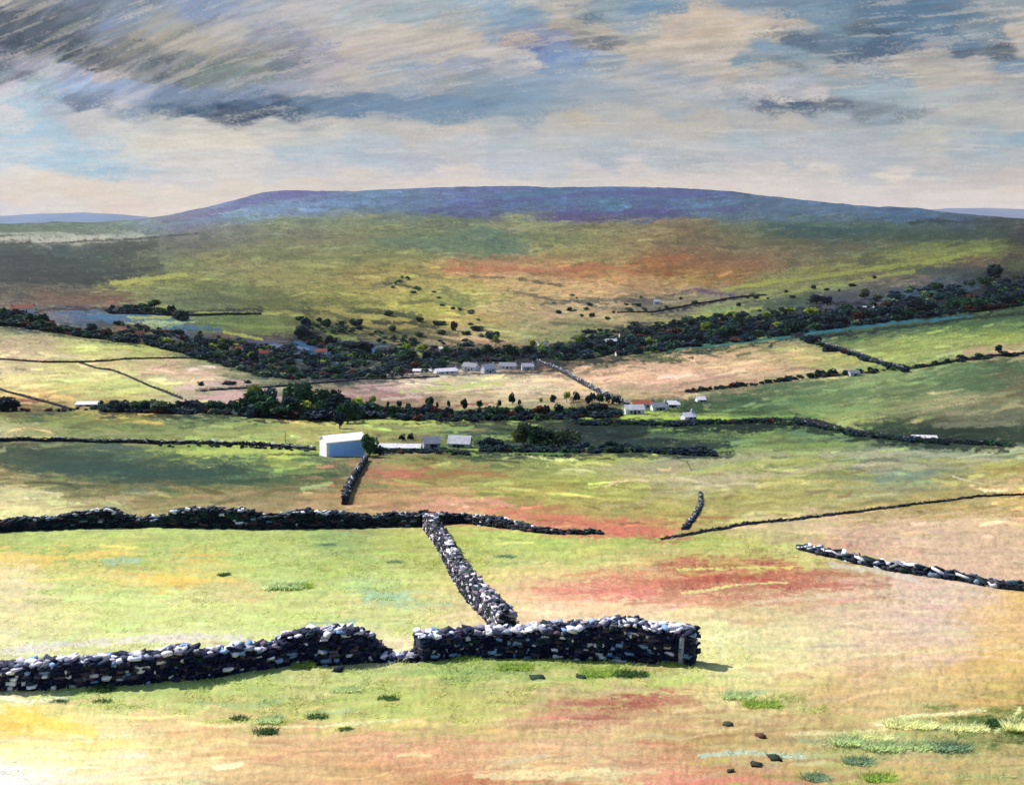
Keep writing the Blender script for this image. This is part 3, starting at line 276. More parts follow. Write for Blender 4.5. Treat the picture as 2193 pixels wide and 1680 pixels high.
def land_colour(px, py, fine=True):
    """linear ground cover colour at surveyed points, haze and light compensation by row included"""
    k = np.clip((py - 400) / 900, .22, 1.2)          # patches are seen larger when near
    slope = np.interp(px, [0, 600, 1100, 1500, 2193], [-.10, -.05, 0, .10, .16])
    g = np.interp(px, [0, 600, 1100, 1500, 2193], [45, 0, -14, 6, 96])        # lie of the far land
    gy = py + g * sstep(1150, 700, py)
    n1 = kn(px, gy, 110, 18, k, 21, 4) - .5
    n2 = kn(px, gy, 80, 13, k, 22, 4) - .5
    n3 = fbm(px / 13, gy / 2.8, 23, 3) - .5
    f1 = fbm(px / 34, gy / 2.6, 25, 3) - .5; f2 = fbm(px / 30, gy / 3.0, 26, 3) - .5
    wx = px + 105 * k * n1 + 26 * n3 + 110 * f1; wy = py + 22 * k * n2 + (3.5 + 5 * k) * n3 + 24 * f2 * (.6 + k)
    a = lookup(LR_far, wx, wy); b = lookup(LR_near, wx, wy)
    t = sstep(1085, 1125, py)[..., None]
    c = a * (1 - t) + b * t
    m = vnoise(px / 5.2 + 9, gy / 1.9, 31) * .5 + vnoise(px / 2.3, gy / 1.8, 32) * .5
    lo = kn(px, gy, 120, 22, k, 33, 3)
    dab = sstep(.50, .60, m + (lo - .5) * 1.0)[..., None]
    wx2 = wx + 130 * k * n2 + 50 * k; wy2 = wy + (20 * k + 4) * (1 + n1)
    c2 = np.where(t > .5, lookup(LR_near, wx2, wy2), lookup(LR_far, wx2, wy2))
    fl = sstep(.60, .70, m + (n1 + n2) * .35)[..., None] * .34
    c = c * (1 - .6 * dab) + c2 * .6 * dab
    c = c * (1 - fl * t) + (c * .3 + lin((232, 222, 170)) * .7) * fl * t
    farw = np.clip(1 - k, 0, 1)
    dab3 = (sstep(.56, .66, kn(px, gy, 26, 4, k, 36, 3) * .6 + m * .4 + (n2 * .3)) * (.25 + .45 * farw))[..., None]
    wx3 = wx - 190 * k * n1 - 70 * k; wy3 = wy - (16 * k + 5) * (1 + 2 * n2)
    c = c * (1 - dab3) + np.where(t > .5, lookup(LR_near, wx3, wy3), lookup(LR_far, wx3, wy3)) * dab3
    streak = kn(px, gy, 60, 5, k, 41, 4) - .5
    c = c * np.exp(streak * (.5 + .9 * farw))[..., None]
    # drifts of bleached grass and of darker sward
    d1 = sstep(.54, .66, kn(px, gy, 75, 7, k, 43, 4) + (m - .5) * .35)[..., None]
    c = c * (1 - .28 * d1) + (c * .35 + lin((226, 214, 165)) * .65) * .28 * d1
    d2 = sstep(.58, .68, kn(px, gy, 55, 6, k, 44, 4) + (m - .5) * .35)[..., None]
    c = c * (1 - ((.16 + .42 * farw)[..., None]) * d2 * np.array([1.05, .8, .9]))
    c = apply_brush(c, px, py, BR_FAR); c = apply_brush(c, px, py, BR_NEAR, .8)
    gr = vnoise(px / 4.0, gy / 2.1, 51); brk = kn(px, gy, 40, 8, k, 52, 3)
    for pts, w, colr, al in STRIPS:
        xs = [p[0] for p in pts]; ys = [p[1] for p in pts]
        sel = (px > min(xs) - w * 6) & (px < max(xs) + w * 6) & (py > min(ys) - w * 4 - 4) & (py < max(ys) + w * 4 + 4)
        if not sel.any(): continue
        qx = px[sel] + n3[sel] * 20; qy = py[sel] + n3[sel] * w * 2.6 + n2[sel] * w * 3
        mk = seg(qx, qy, pts, w * 2.0)
        mk = sstep(.20, .58, mk * (.35 + .75 * gr[sel]) + (brk[sel] - .5) * 1.1 * mk) * al
        c[sel] = c[sel] * (1 - mk[..., None]) + lin(colr) * mk[..., None]
    c = c * np.exp((vnoise(px / 2.2, py / 1.9, 61) - .5) * (.22 + .3 * farw))[..., None]
    lum = (c * np.array([.3, .55, .15])).sum(-1, keepdims=True)
    c = c * .95 + lum * .05
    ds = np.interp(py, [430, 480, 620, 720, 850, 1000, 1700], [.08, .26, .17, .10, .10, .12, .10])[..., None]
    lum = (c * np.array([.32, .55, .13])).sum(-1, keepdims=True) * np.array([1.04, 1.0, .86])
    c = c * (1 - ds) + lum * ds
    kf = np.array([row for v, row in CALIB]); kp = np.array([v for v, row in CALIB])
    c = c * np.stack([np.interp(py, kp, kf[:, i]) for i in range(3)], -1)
    return np.clip(c * KALB, 0.004, .8)

# ------------------------------------------------------------------ materials
def mat(name, rough=.9, attr='Col', base=(.5, .5, .5), var=.25, nscale=3., bump=.0, bscale=20., spec=.2, rand=0., metallic=0., trans=0.):
    m = bpy.data.materials.new(name); m.use_nodes = True; nt = m.node_tree; N = nt.nodes; L = nt.links
    b = N['Principled BSDF']; b.inputs['Roughness'].default_value = rough; b.inputs['Metallic'].default_value = metallic
    b.inputs['Specular IOR Level'].default_value = spec
    tc = N.new('ShaderNodeTexCoord')
    no = N.new('ShaderNodeTexNoise'); no.inputs['Scale'].default_value = nscale; no.inputs['Detail'].default_value = 8; no.inputs['Roughness'].default_value = .65
    L.new(tc.outputs['Object'], no.inputs['Vector'])
    mr = N.new('ShaderNodeMapRange'); mr.inputs['From Min'].default_value = .25; mr.inputs['From Max'].default_value = .75
    mr.inputs['To Min'].default_value = 1 - var; mr.inputs['To Max'].default_value = 1 + var
    L.new(no.outputs['Fac'], mr.inputs['Value'])
    if attr:
        at = N.new('ShaderNodeAttribute'); at.attribute_name = attr; src = at.outputs['Color']
    else:
        rg = N.new('ShaderNodeRGB'); rg.outputs[0].default_value = (*base, 1); src = rg.outputs[0]
    vm = N.new('ShaderNodeVectorMath'); vm.operation = 'SCALE'; L.new(src, vm.inputs[0]); L.new(mr.outputs[0], vm.inputs['Scale'])
    out = vm.outputs[0]
    if rand:
        oi = N.new('ShaderNodeObjectInfo'); m2 = N.new('ShaderNodeMapRange'); m2.inputs['To Min'].default_value = 1 - rand; m2.inputs['To Max'].default_value = 1 + rand
        L.new(oi.outputs['Random'], m2.inputs['Value']); v2 = N.new('ShaderNodeVectorMath'); v2.operation = 'SCALE'; L.new(out, v2.inputs[0]); L.new(m2.outputs[0], v2.inputs['Scale']); out = v2.outputs[0]
    L.new(out, b.inputs['Base Color'])
    if bump:
        n2 = N.new('ShaderNodeTexNoise'); n2.inputs['Scale'].default_value = bscale; n2.inputs['Detail'].default_value = 6; L.new(tc.outputs['Object'], n2.inputs['Vector'])
        bp = N.new('ShaderNodeBump'); bp.inputs['Strength'].default_value = bump; bp.inputs['Distance'].default_value = .05
        L.new(n2.outputs['Fac'], bp.inputs['Height']); L.new(bp.outputs[0], b.inputs['Normal'])
    if trans:
        tr = N.new('ShaderNodeBsdfTranslucent'); L.new(out, tr.inputs['Color']); mx = N.new('ShaderNodeMixShader'); mx.inputs[0].default_value = trans
        L.new(b.outputs[0], mx.inputs[1]); L.new(tr.outputs[0], mx.inputs[2]); L.new(mx.outputs[0], N['Material Output'].inputs['Surface'])
    return m
M = {}
M['land'] = mat('land_cover', .95, var=.13, nscale=2.2, bump=.35, bscale=9., spec=.05)
M['grass'] = mat('grass_blades', .8, var=.12, nscale=1.5, spec=.1, trans=.5)
M['stone'] = mat('field_stone', .85, var=.35, nscale=7., bump=.5, bscale=30., spec=.2)
M['leaf'] = mat('dark_foliage', .75, var=.35, nscale=2.5, spec=.15, rand=.3, trans=.3)
M['bark'] = mat('bark', .9, None, (.05, .04, .035), var=.4, nscale=4)
M['white'] = mat('limewash', .85, None, (.58, .57, .59), var=.28, nscale=1.5, bump=.2, bscale=6)
M['barn_white'] = mat('fresh_limewash', .85, None, (.78, .75, .76), var=.14, nscale=1.5)
M['grey'] = mat('slate_roof', .7, None, (.22, .23, .26), var=.3, nscale=2.)
M['pale'] = mat('pale_sheet_roof', .7, None, (.58, .55, .57), var=.3, nscale=1.)
M['red'] = mat('clay_tile_roof', .8, None, (.28, .08, .045), var=.3, nscale=2.)
M['blue'] = mat('blue_painted_sheet', .55, None, (.31, .57, 1.0), var=.08, nscale=.8, spec=.3)
M['dark'] = mat('dark_opening', .6, None, (.02, .022, .03), var=.2)
M['wood'] = mat('weathered_wood', .85, None, (.16, .14, .13), var=.3, nscale=6)
M['stonehouse'] = mat('grey_rubble', .85, None, (.38, .37, .40), var=.45, nscale=1.5, bump=.4, bscale=4)

# ------------------------------------------------------------------ mesh helpers
def npmesh(name, V, Fq, mt, col=None, parent=None, smooth=False):
    V = np.asarray(V, np.float32); Fq = np.asarray(Fq, np.int32); n, k = Fq.shape
    me = bpy.data.meshes.new(name)
    me.vertices.add(len(V)); me.vertices.foreach_set('co', V.ravel())
    me.loops.add(n * k); me.loops.foreach_set('vertex_index', Fq.ravel())
    me.polygons.add(n); me.polygons.foreach_set('loop_start', np.arange(0, n * k, k, dtype=np.int32))
    try: me.polygons.foreach_set('loop_total', np.full(n, k, dtype=np.int32))
    except Exception: pass
    if smooth: me.polygons.foreach_set('use_smooth', np.ones(n, dtype=bool))
    me.update(calc_edges=True)
    if col is not None:
        at = me.color_attributes.new('Col', 'FLOAT_COLOR', 'POINT')
        c4 = np.ones((len(V), 4), np.float32); c4[:, :3] = col; at.data.foreach_set('color', c4.ravel())
    if mt is not None: me.materials.append(mt)
    o = bpy.data.objects.new(name, me); COL.objects.link(o)
    if parent is not None: o.parent = parent
    return o
def tag(o, label=None, cat=None, group=None, kind=None):
    if label: o['label'] = label
    if cat: o['category'] = cat
    if group: o['group'] = group
    if kind: o['kind'] = kind
    return o
def empty(name, loc, rz=0):
    o = bpy.data.objects.new(name, None); o.empty_display_size = .3; COL.objects.link(o); o.location = loc; o.rotation_euler = (0, 0, rz); return o

# ------------------------------------------------------------------ land sheet
cols = np.concatenate([np.arange(-560, -20, 12.0), np.arange(-20, 2214, 1.8), np.arange(2214, 2760, 12.0)])
NR = 720
t = np.linspace(0, 1, NR)[:, None]
PX = np.broadcast_to(cols[None, :], (NR, len(cols))).copy()
top = SKYLINE(cols)[None, :] + (fbm(cols / 40, cols * 0, 61, 4)[None, :] - .5) * 5
PY = top + (1780 - top) * t
X, Y, Z = ground(PX, PY)
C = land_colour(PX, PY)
# the land runs on behind the far crest and, nearer, up to below the viewer
back = []; 
for d, dz in ((1.06, -30), (1.25, -160), (1.6, -420)):
    back.insert(0, (X[0] * d, Y[0] * d, Z[0] + dz))
front = []
for yy, zz in ((16, -12.2), (9, -9.5), (3, -6.5), (-15, -5), (-60, -8), (-200, -30)):
    front.append((X[-1] / Y[-1] * max(yy, 9) * (1 if yy > 0 else 6 if yy > -50 else 18), np.full(len(cols), yy), np.full(len(cols), zz)))
Xa = np.vstack([b[0] for b in back] + [X] + [f[0] for f in front])
Ya = np.vstack([b[1] for b in back] + [Y] + [f[1] for f in front])
Za = np.vstack([b[2] for b in back] + [Z] + [f[2] for f in front])
Ca = np.concatenate([np.repeat(C[:1], 3, 0), C, np.repeat(C[-1:], 6, 0)], 0)
def grid_faces(nr, nc):
    i = np.arange(nr - 1)[:, None] * nc + np.arange(nc - 1)[None, :]
    return np.stack([i, i + nc, i + nc + 1, i + 1], -1).reshape(-1, 4)
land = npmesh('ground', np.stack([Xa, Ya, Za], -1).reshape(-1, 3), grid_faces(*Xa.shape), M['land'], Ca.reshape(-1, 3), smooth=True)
tag(land, kind='structure')

# far hills beyond the crest on both sides
def far_hill(pts, Yd, colr, depth=1500):
    xs = np.arange(pts[0][0], pts[-1][0] + 1, 6.0)
    py = np.interp(xs, [p[0] for p in pts], [p[1] for p in pts]) + (fbm(xs / 30, xs * 0, 71, 3) - .5) * 1.6
    rows = []; cs = []
    for k, (dd, drop) in enumerate(((-depth, 1.), (-depth * .6, .55), (-depth * .25, .15), (0, 0), (depth * .4, .5), (depth, 1.2))):
        Yr = np.full(len(xs), Yd + dd); zt = -(py - HZ) / F * Yd
        rows.append(np.stack([(xs - CX) / F * Yd, Yr, zt - drop * 130], -1))
        n = fbm(xs / 50, xs * 0 + k * 1.7, 73, 3)[:, None]
        cs.append((lin(colr[0]) * (1 - n) + lin(colr[1]) * n) * KALB)
    V = np.array(rows); o = npmesh('hills', V.reshape(-1, 3)[:, :], grid_faces(V.shape[0], V.shape[1])[:, ::-1], M['land'], np.array(cs).reshape(-1, 3), smooth=True)
    tag(o, kind='structure')
far_hill([(-500,470),(-200,466),(0,462),(90,457),(180,455),(260,459),(330,465),(450,480)], 8600, ((112,115,150),(125,150,180)))
far_hill([(1850,470),(1950,451),(2030,446),(2110,445),(2193,448),(2400,456),(2700,470)], 8600, ((140,145,165),(110,125,155)))

# ------------------------------------------------------------------ sky
def build_sky():
    xs = np.concatenate([np.arange(-2600, -100, 50.0), np.arange(-100, 2300, 2.2), np.arange(2300, 4800, 50.0)])
    ys = np.concatenate([np.arange(-270, -30, 40.0), np.arange(-30, 478, 1.8), np.array([500, 560.])])
    px, py = np.meshgrid(xs, ys)
    hi = sstep(330, 150, py)
    gx = np.interp(px, [-2600, 0, 500, 1100, 2193, 4800], [-190, 0, 190, 300, 400, 500])      # wind-drawn lie of the high cloud
    def sn(a, b, s_, o):
        f = fbm(px / a, py / b, s_, o); return f + (fbm(px / a, (py + gx) / b, s_ + 7, o) - f) * hi
    n1 = sn(120, 26, 81, 5) - .5; n2 = sn(90, 20, 182, 5) - .5; n3 = sn(24, 6, 283, 3) - .5
    wx = px + 80 * n1 + 34 * n3; wy = py + 30 * n2 + 13 * n3 - hi * 25 * n1
    c = lookup(SR, wx, wy)
    c2 = lookup(SR, wx + 50 + 110 * n2, wy + 14 + 24 * n1)
    m = sn(6.0, 2.6, 384, 1) * .5 + vnoise(px / 3.0, py / 2.2, 85) * .5
    lo = sn(120, 34, 486, 3)
    dab = (sstep(.5, .62, m + (lo - .5) * .9) * .5)[..., None]
    c = c * (1 - dab) + c2 * dab
    c = c * np.exp((sn(80, 9, 587, 4) - .5) * (.2 + .35 * hi))[..., None]
    c = c * np.exp((sn(22, 4.0, 688, 3) - .5) * .2)[..., None]
    wh = sstep(.60, .72, sn(100, 8, 789, 4) + (m - .5) * .3)[..., None]
    c = c * (1 - .34 * wh) + lin((228, 214, 198)) * .34 * wh
    glow = (np.exp(-((py - (HZ - 58 - 0 * px)) / 26.) ** 2) * .35)[..., None]; c = c * (1 - glow) + lin((230, 214, 196)) * glow
    c = c * np.exp((vnoise(px / 2.3, py / 2.0, 86) - .5) * .16)[..., None]
    B = brush_map(lambda x, y: lookup(SR, x, y), -80, 2280, -24, 460, 1500, lambda x, y: np.interp(x, [0, 600, 1100, 2193], [-.55, -.42, -.12, -.10]) * sstep(360, 120, y) - .03, lambda x, y: 2.6 + .8 * sstep(300, 100, y), 9, lambda u: u, .12)
    bk = (.22 + .18 * sstep(900, 500, px) * sstep(260, 160, py))[..., None]; c0 = c; c = apply_brush(c, px, py, B, 1.); c = c0 * (1 - bk) + c * bk
    lum = (c * np.array([.3, .5, .2])).sum(-1, keepdims=True); c = (c * .84 + lum * .16) * np.array([.955, .98, 1.005])
    c = np.clip(c, 0, .95)
    d = np.stack([(px - CX) / F, np.ones_like(px), -(py - HZ) / F], -1)
    d /= np.linalg.norm(d, axis=-1, keepdims=True)
    V = d * 16000.0
    m_ = bpy.data.materials.new('sky_light'); m_.use_nodes = True; N = m_.node_tree.nodes; L = m_.node_tree.links; N.remove(N['Principled BSDF'])
    at = N.new('ShaderNodeAttribute'); at.attribute_name = 'Col'; em = N.new('ShaderNodeEmission'); em.inputs['Strength'].default_value = 2 ** (-EXPO)
    L.new(at.outputs['Color'], em.inputs['Color']); L.new(em.outputs[0], N['Material Output'].inputs['Surface'])
    o = npmesh('sky', V.reshape(-1, 3), grid_faces(*px.shape), m_, c.reshape(-1, 3), smooth=True)
    tag(o, kind='structure')
build_sky()

# ------------------------------------------------------------------ stones and dry stone walls
def stone_template():
    g = [-1., 0., 1.]; idx = {}; V = []
    for x in g:
        for y in g:
            for z in g:
                if x == y == z == 0: continue
                idx[(x, y, z)] = len(V); p = np.array([x, y, z]); q = p / np.linalg.norm(p) * 1.22
                V.append(p * .84 + q * .16)
    Fc = []
    for ax in range(3):
        o1, o2 = [a for a in range(3) if a != ax]
        for s in (-1., 1.):
            for a in (0, 1):
                for b in (0, 1):
                    quad = []
                    for (da, db) in ((0, 0), (1, 0), (1, 1), (0, 1)):
                        p = [0, 0, 0]; p[ax] = s; p[o1] = g[a + da]; p[o2] = g[b + db]; quad.append(idx[tuple(p)])
                    flip = (s > 0) ^ (ax == 1)
                    Fc.append(quad if flip else quad[::-1])
    return np.array(V), np.array(Fc)
ST_V, ST_F = stone_template()
def stones(cen, dim, yaw, tilt, col, rng, jit=.30):
    n = len(cen); v = ST_V[None] + rng.uniform(-jit, jit, (n,) + ST_V.shape)
    v = v * (dim[:, None, :] / 2)
    ct, stt = np.cos(tilt)[:, None], np.sin(tilt)[:, None]
    x = v[..., 0] * ct - v[..., 2] * stt; z = v[..., 0] * stt + v[..., 2] * ct; y = v[..., 1]
    c, s = np.cos(yaw)[:, None], np.sin(yaw)[:, None]
    V = np.stack([x * c - y * s, x * s + y * c, z], -1) + cen[:, None, :]
    Fq = (ST_F[None] + (np.arange(n) * len(ST_V))[:, None, None])
    return V.reshape(-1, 3), Fq.reshape(-1, 4), np.repeat(col, len(ST_V), 0)
PAL_BODY = [((18,28,60),.50), ((40,50,78),.16), ((84,74,90),.16), ((125,158,200),.06), ((228,230,240),.08), ((34,58,58),.04)]
PAL_GREEN = [((20,30,48),.46), ((32,58,56),.24), ((56,58,72),.17), ((110,130,150),.04), ((215,220,228),.03), ((84,58,62),.06)]
PAL_CAP = [((232,228,236),.40), ((180,186,205),.20), ((130,130,150),.14), ((60,66,84),.12), ((225,205,205),.04)]  # paler than the courses: sunlight on the wall top put into the colour
PAL_DIM = [((30,36,50),.62), ((58,60,70),.26), ((140,143,155),.04), ((60,52,50),.08)]
def pick(pal, n, rng):
    w = np.array([p[1] for p in pal]); w = w / w.sum(); i = rng.choice(len(pal), n, p=w)
    c = lin(np.array([p[0] for p in pal], float))[i] * rng.uniform(.75, 1.2, (n, 1)); return np.clip(c * .85, .006, .8)
def wall(path, name, label, ss=.30, ch=.17, width=.62, pal=PAL_BODY, cap=PAL_CAP, seed=1, group=None, capk=1., rough=.5, head=False):
    """path: (column, row, height in metres) along the foot of the wall"""
    rng = np.random.default_rng(seed)
    P = np.array(path, float)
    # densify in survey units, then onto the land
    q = []
    for a, b in zip(P[:-1], P[1:]):
        n = max(2, int(np.hypot(*(b - a)[:2]) / 4))
        for k in range(n): q.append(a + (b - a) * k / n)
    q.append(P[-1]); q = np.array(q)
    Xw, Yw, Zw = ground(q[:, 0], q[:, 1]); H = q[:, 2]
    seglen = np.hypot(np.diff(Xw), np.diff(Yw)); S = np.concatenate([[0], np.cumsum(seglen)]); L = S[-1]
    wob = lambda s: (fbm(s * .35 / ss * .3, s * 0 + seed, 5, 3) - .5)
    at = lambda s: (np.interp(s, S, Xw), np.interp(s, S, Yw), np.interp(s, S, Zw))
    def hat(s):
        return np.interp(s, S, H) * (1 + wob(s) * rough)
    def yawat(s):
        x0, y0, _ = at(np.clip(s - ss, 0, L)); x1, y1, _ = at(np.clip(s + ss, 0, L)); return np.arctan2(y1 - y0, x1 - x0)
    mid = (float(np.interp(L / 2, S, Xw)), float(np.interp(L / 2, S, Yw)), float(np.interp(L / 2, S, Zw)))
    root = empty(name, mid); tag(root, label, 'wall', group)
    off = np.array(mid)
    cen = []; dim = []; yaw = []; til = []
    maxh = H.max() * 1.25; k = 0; z = 0.
    while z < maxh:
        c_h = ch * rng.uniform(.7, 1.5)
        for side in (-1, 1):
            s = rng.uniform(0, ss)
            n = int(L / (ss * .8)) + 2
            ln = ss * rng.uniform(.4, 2.0, n) ** 1.15; sc = np.cumsum(ln) - ln / 2; ok = sc < L; sc = sc[ok]; ln = ln[ok]
            hh = hat(sc); keep = hh > z + c_h * .5; sc = sc[keep]; ln = ln[keep]; hh = hh[keep]
            if len(sc) == 0: continue
            x, y, zg = at(sc); yw = yawat(sc)
            w = (width / 2 - .10) * (1 - .22 * z / max(maxh, .1)) + rng.uniform(-.05, .05, len(sc))
            cx = x - np.sin(yw) * w * side; cy = y + np.cos(yw) * w * side
            cen.append(np.stack([cx, cy, zg + z + c_h / 2 - .05 + rng.uniform(-.02, .02, len(sc))], -1))
            dim.append(np.stack([ln * 1.02, np.full(len(sc), .30) * rng.uniform(.8, 1.25, len(sc)), c_h * rng.uniform(.85, 1.12, len(sc))], -1))
            yaw.append(yw + rng.uniform(-.12, .12, len(sc))); til.append(rng.uniform(-.16, .16, len(sc)))
        z += c_h * .97
    cen = np.concatenate(cen) - off; dim = np.concatenate(dim); yaw = np.concatenate(yaw); til = np.concatenate(til)
    V, Fq, Cc = stones(cen, dim, yaw, til, pick(pal, len(cen), rng), rng)
    # packed heart of the wall, a dark core added to block light
    sh = np.arange(0, L + .3, max(.3, ss * .7)); x, y, zg = at(sh); yw = yawat(sh); hh = np.maximum(hat(sh) - ch * .8, .05); ww = width / 2 - .13
    core = []
    for (lx, lz) in ((-1, 0), (-.8, 1), (.8, 1), (1, 0)):
        core.append(np.stack([x - np.sin(yw) * lx * ww, y + np.cos(yw) * lx * ww, zg - .1 + lz * hh], -1) - off)
    core = np.array(core); CV = core.transpose(1, 0, 2).reshape(-1, 3); CF = []
    for i in range(len(sh) - 1):
        for a in range(3): CF.append((i * 4 + a, (i + 1) * 4 + a, (i + 1) * 4 + a + 1, i * 4 + a + 1))
    CF.append((0, 1, 2, 3)); e = (len(sh) - 1) * 4; CF.append((e + 3, e + 2, e + 1, e))
    n0 = len(V); V = np.vstack([V, CV]); Fq = np.vstack([Fq, np.array(CF) + n0]); Cc = np.vstack([Cc, np.tile([[.02, .022, .03]], (len(CV), 1))])
    npmesh('stone_courses', V, Fq, M['stone'], Cc, root)
    # coping laid along the top
    cs_, cd_, cy_, ct_, cc_ = [], [], [], [], []
    for row in ((-1, 1, 0) if width < .8 else (-1.15, -.4, .4, 1.15, 0)):
        n = int(L / (ss * .6)) + 2
        ln = ss * capk * rng.uniform(.5, 2.3, n); sc = np.cumsum(ln) - ln / 2; ok = (sc < L) & (rng.uniform(0, 1, n) < (1 if row else .55)); sc = sc[ok]; ln = ln[ok]
        if len(sc) == 0: continue
        x, y, zg = at(sc); yw = yawat(sc); hh = hat(sc)
        lat = (row * .26 + rng.uniform(-.10, .10, len(sc))) * width
        lift = ch * (.15 if row else .65) + rng.uniform(-.25, .35, len(sc)) * ch
        cs_.append(np.stack([x - np.sin(yw) * lat, y + np.cos(yw) * lat, zg + hh + lift - .02], -1) - off)
        cd_.append(np.stack([ln * 1.15, width * rng.uniform(.16, .45, len(sc)), ch * capk * rng.uniform(.35, 1.1, len(sc))], -1))
        cy_.append(yw + rng.normal(0, .45, len(sc))); ct_.append(rng.uniform(-.45, .45, len(sc)) * (.2 if width < .35 else 1))
        dk = sstep(.38, .54, fbm(sc / (ss * 3.5), sc * 0 + seed + row, 9, 3))[:, None]
        cl = pick(cap, len(sc), rng); cc_.append(cl * (1 - dk) + pick(pal, len(sc), rng) * dk)
    V, Fq, Cc = stones(np.concatenate(cs_), np.concatenate(cd_), np.concatenate(cy_), np.concatenate(ct_), np.concatenate(cc_), rng, .26)
    npmesh('coping', V, Fq, M['stone'], Cc, root)
    return root, (at, yawat, L, hat, off)

def hm(base, top, px=1000, th=.85):
    Yd = G(px, base)[1]; h = (base - top) * Yd / F; sl = (base - HZ) / F
    return max(.15, h - th * sl * .75)
def tops(base, tp, **kw):
    """foot line + top line -> path with heights"""
    bx = [p[0] for p in base]; by = [p[1] for p in base]; tx = [p[0] for p in tp]; ty = [p[1] for p in tp]
    xs = sorted(set(bx + tx)); xs = [x for x in xs if bx[0] <= x <= bx[-1]]
    return [(x, float(np.interp(x, bx, by)), hm(float(np.interp(x, bx, by)), float(np.interp(x, tx, ty)), x)) for x in xs]

wall(tops([(-120,1476),(0,1468),(100,1468),(250,1457),(400,1449),(480,1440),(560,1427),(640,1417),(720,1419),(780,1413),(830,1411),(895,1412)],
          [(-120,1408),(0,1402),(100,1398),(200,1388),(300,1380),(420,1377),(510,1368),(590,1363),(612,1345),(680,1332),(760,1332),(790,1345),(815,1370),(840,1388),(870,1390),(895,1376)]),
     'dry_stone_wall', 'long dark rubble wall in the foreground, sagging to a low gap at its right end', seed=3, rough=.38, ss=.17, ch=.10, width=.85)
W2 = wall(tops([(895,1412),(1000,1401),(1100,1402),(1200,1405),(1300,1408),(1400,1413),(1488,1420)],
          [(895,1340),(1000,1334),(1060,1333),(1200,1326),(1300,1316),(1360,1314),(1400,1322),(1488,1334)]),
     'dry_stone_wall', 'tall dark foreground wall ending in a squared wall head at the right', seed=4, rough=.22, ss=.17, ch=.10, width=.95)
def add_quoin(root, info, frac, hgt, label):
    at, yawat, L, hat, off = info; s_ = np.array([L * frac]); x, y, zg = at(s_); yw = yawat(s_)[0]
    rng = np.random.default_rng(5); c = np.array([[x[0] + math.sin(yw) * .47, y[0] - math.cos(yw) * .47, zg[0] + hgt / 2 - .03]]) - off
    V, Fq, Cc = stones(c, np.array([[.19, .15, hgt]]), np.array([yw]), np.array([-.06]), np.array([lin((150,156,172))]) * .8, rng, .16)
    o = npmesh('quoin', V, Fq, M['stone'], Cc, root); o['label'] = label
add_quoin(W2[0], W2[1], .962, 1.25, 'tall pale upright stone set in the wall head')
wall([(1085,1368,1.25),(1072,1345,1.15),(1050,1318,1.05),(1022,1292,1.0),(998,1262,1.0),(978,1228,1.0),(958,1190,1.0),(940,1158,1.05),(918,1132,1.2)],
     'dry_stone_wall', 'pale rubble wall climbing away between the lime meadow and the pink field', seed=5, rough=.5, width=.75, ss=.19, ch=.11, cap=[((222,214,224),.26),((140,130,150),.2),((34,48,60),.36),((44,66,50),.18)],
     pal=[((26,34,52),.46),((170,168,184),.12),((120,106,124),.18),((30,52,50),.16),((225,215,220),.08)])
wall(tops([(-120,1140),(0,1137),(150,1131),(300,1129),(600,1131),(760,1129),(900,1128)],
          [(-120,1105),(0,1103),(110,1101),(150,1095),(230,1089),(265,1101),(340,1105),(370,1093),(430,1089),(470,1079),(520,1085),(560,1099),(620,1097),(680,1089),(760,1095),(800,1103),(840,1095),(900,1097)]),
     'dry_stone_wall', 'dark mossy tumbledown wall across the far side of the lime meadow', seed=6, rough=.75, pal=PAL_GREEN, ss=.30, ch=.14, width=.9,
     cap=[((228,228,236),.30),((60,80,96),.24),((30,44,60),.34),((40,66,60),.12)])
wall(tops([(900,1128),(960,1121),(1000,1121),(1060,1127),(1100,1131),(1150,1138),(1215,1143),(1285,1143)],
          [(900,1092),(940,1094),(1000,1098),(1060,1100),(1100,1112),(1150,1124),(1215,1132),(1285,1138)]),
     'dry_stone_wall', 'dark wall tapering down to the right along the foot of the red bank', seed=7, rough=.4, pal=PAL_GREEN, ss=.28, ch=.13, width=.75,
     cap=[((228,228,236),.30),((60,70,86),.25),((28,40,52),.45)])
wall([(1712,1173,0.22),(1760,1187,0.36),(1800,1194,0.40),(1850,1207,0.36),(1900,1217,0.36),(1980,1231,0.32),(2050,1241,0.32),(2100,1250,0.32),(2193,1263,0.36),(2300,1278,0.36)],
     'dry_stone_wall', 'low broken wall running off to the right below the peach field', seed=8, rough=.7, pal=PAL_GREEN, ss=.34, ch=.14, width=.7, cap=[((228,228,236),.42),((40,60,76),.38),((110,120,135),.2)])
wall([(1415,1153,0.06),(1480,1144,0.11),(1600,1124,0.13),(1700,1112,0.13),(1850,1094,0.14),(2000,1076,0.16),(2100,1064,0.16),(2193,1059,0.16),(2350,1052,0.16)],
     'field_wall', 'thin dark wall rising to the right above the peach field', seed=9, rough=.5, pal=PAL_DIM, cap=PAL_DIM, ss=.4, ch=.08, width=.22)
wall([(1466,1134,0.19),(1478,1118,0.22),(1490,1100,0.22),(1501,1082,0.25),(1500,1058,0.25)],
     'field_wall', 'short pale curved wall standing in the olive pasture', seed=10, rough=.3, pal=PAL_DIM, cap=[((200,200,210),.5),((50,60,76),.5)], ss=.28, ch=.10, width=.2)
wall([(738,1080,0.88),(742,1062,0.96),(758,1030,1.12),(770,1010,1.12),(785,985,1.20)],
     'field_wall', 'dark wall climbing from the mossy wall to the blue barn', seed=12, rough=.3, pal=PAL_DIM, cap=[((30,36,50),.8),((190,195,210),.2)], ss=.45, ch=.2, width=.5)
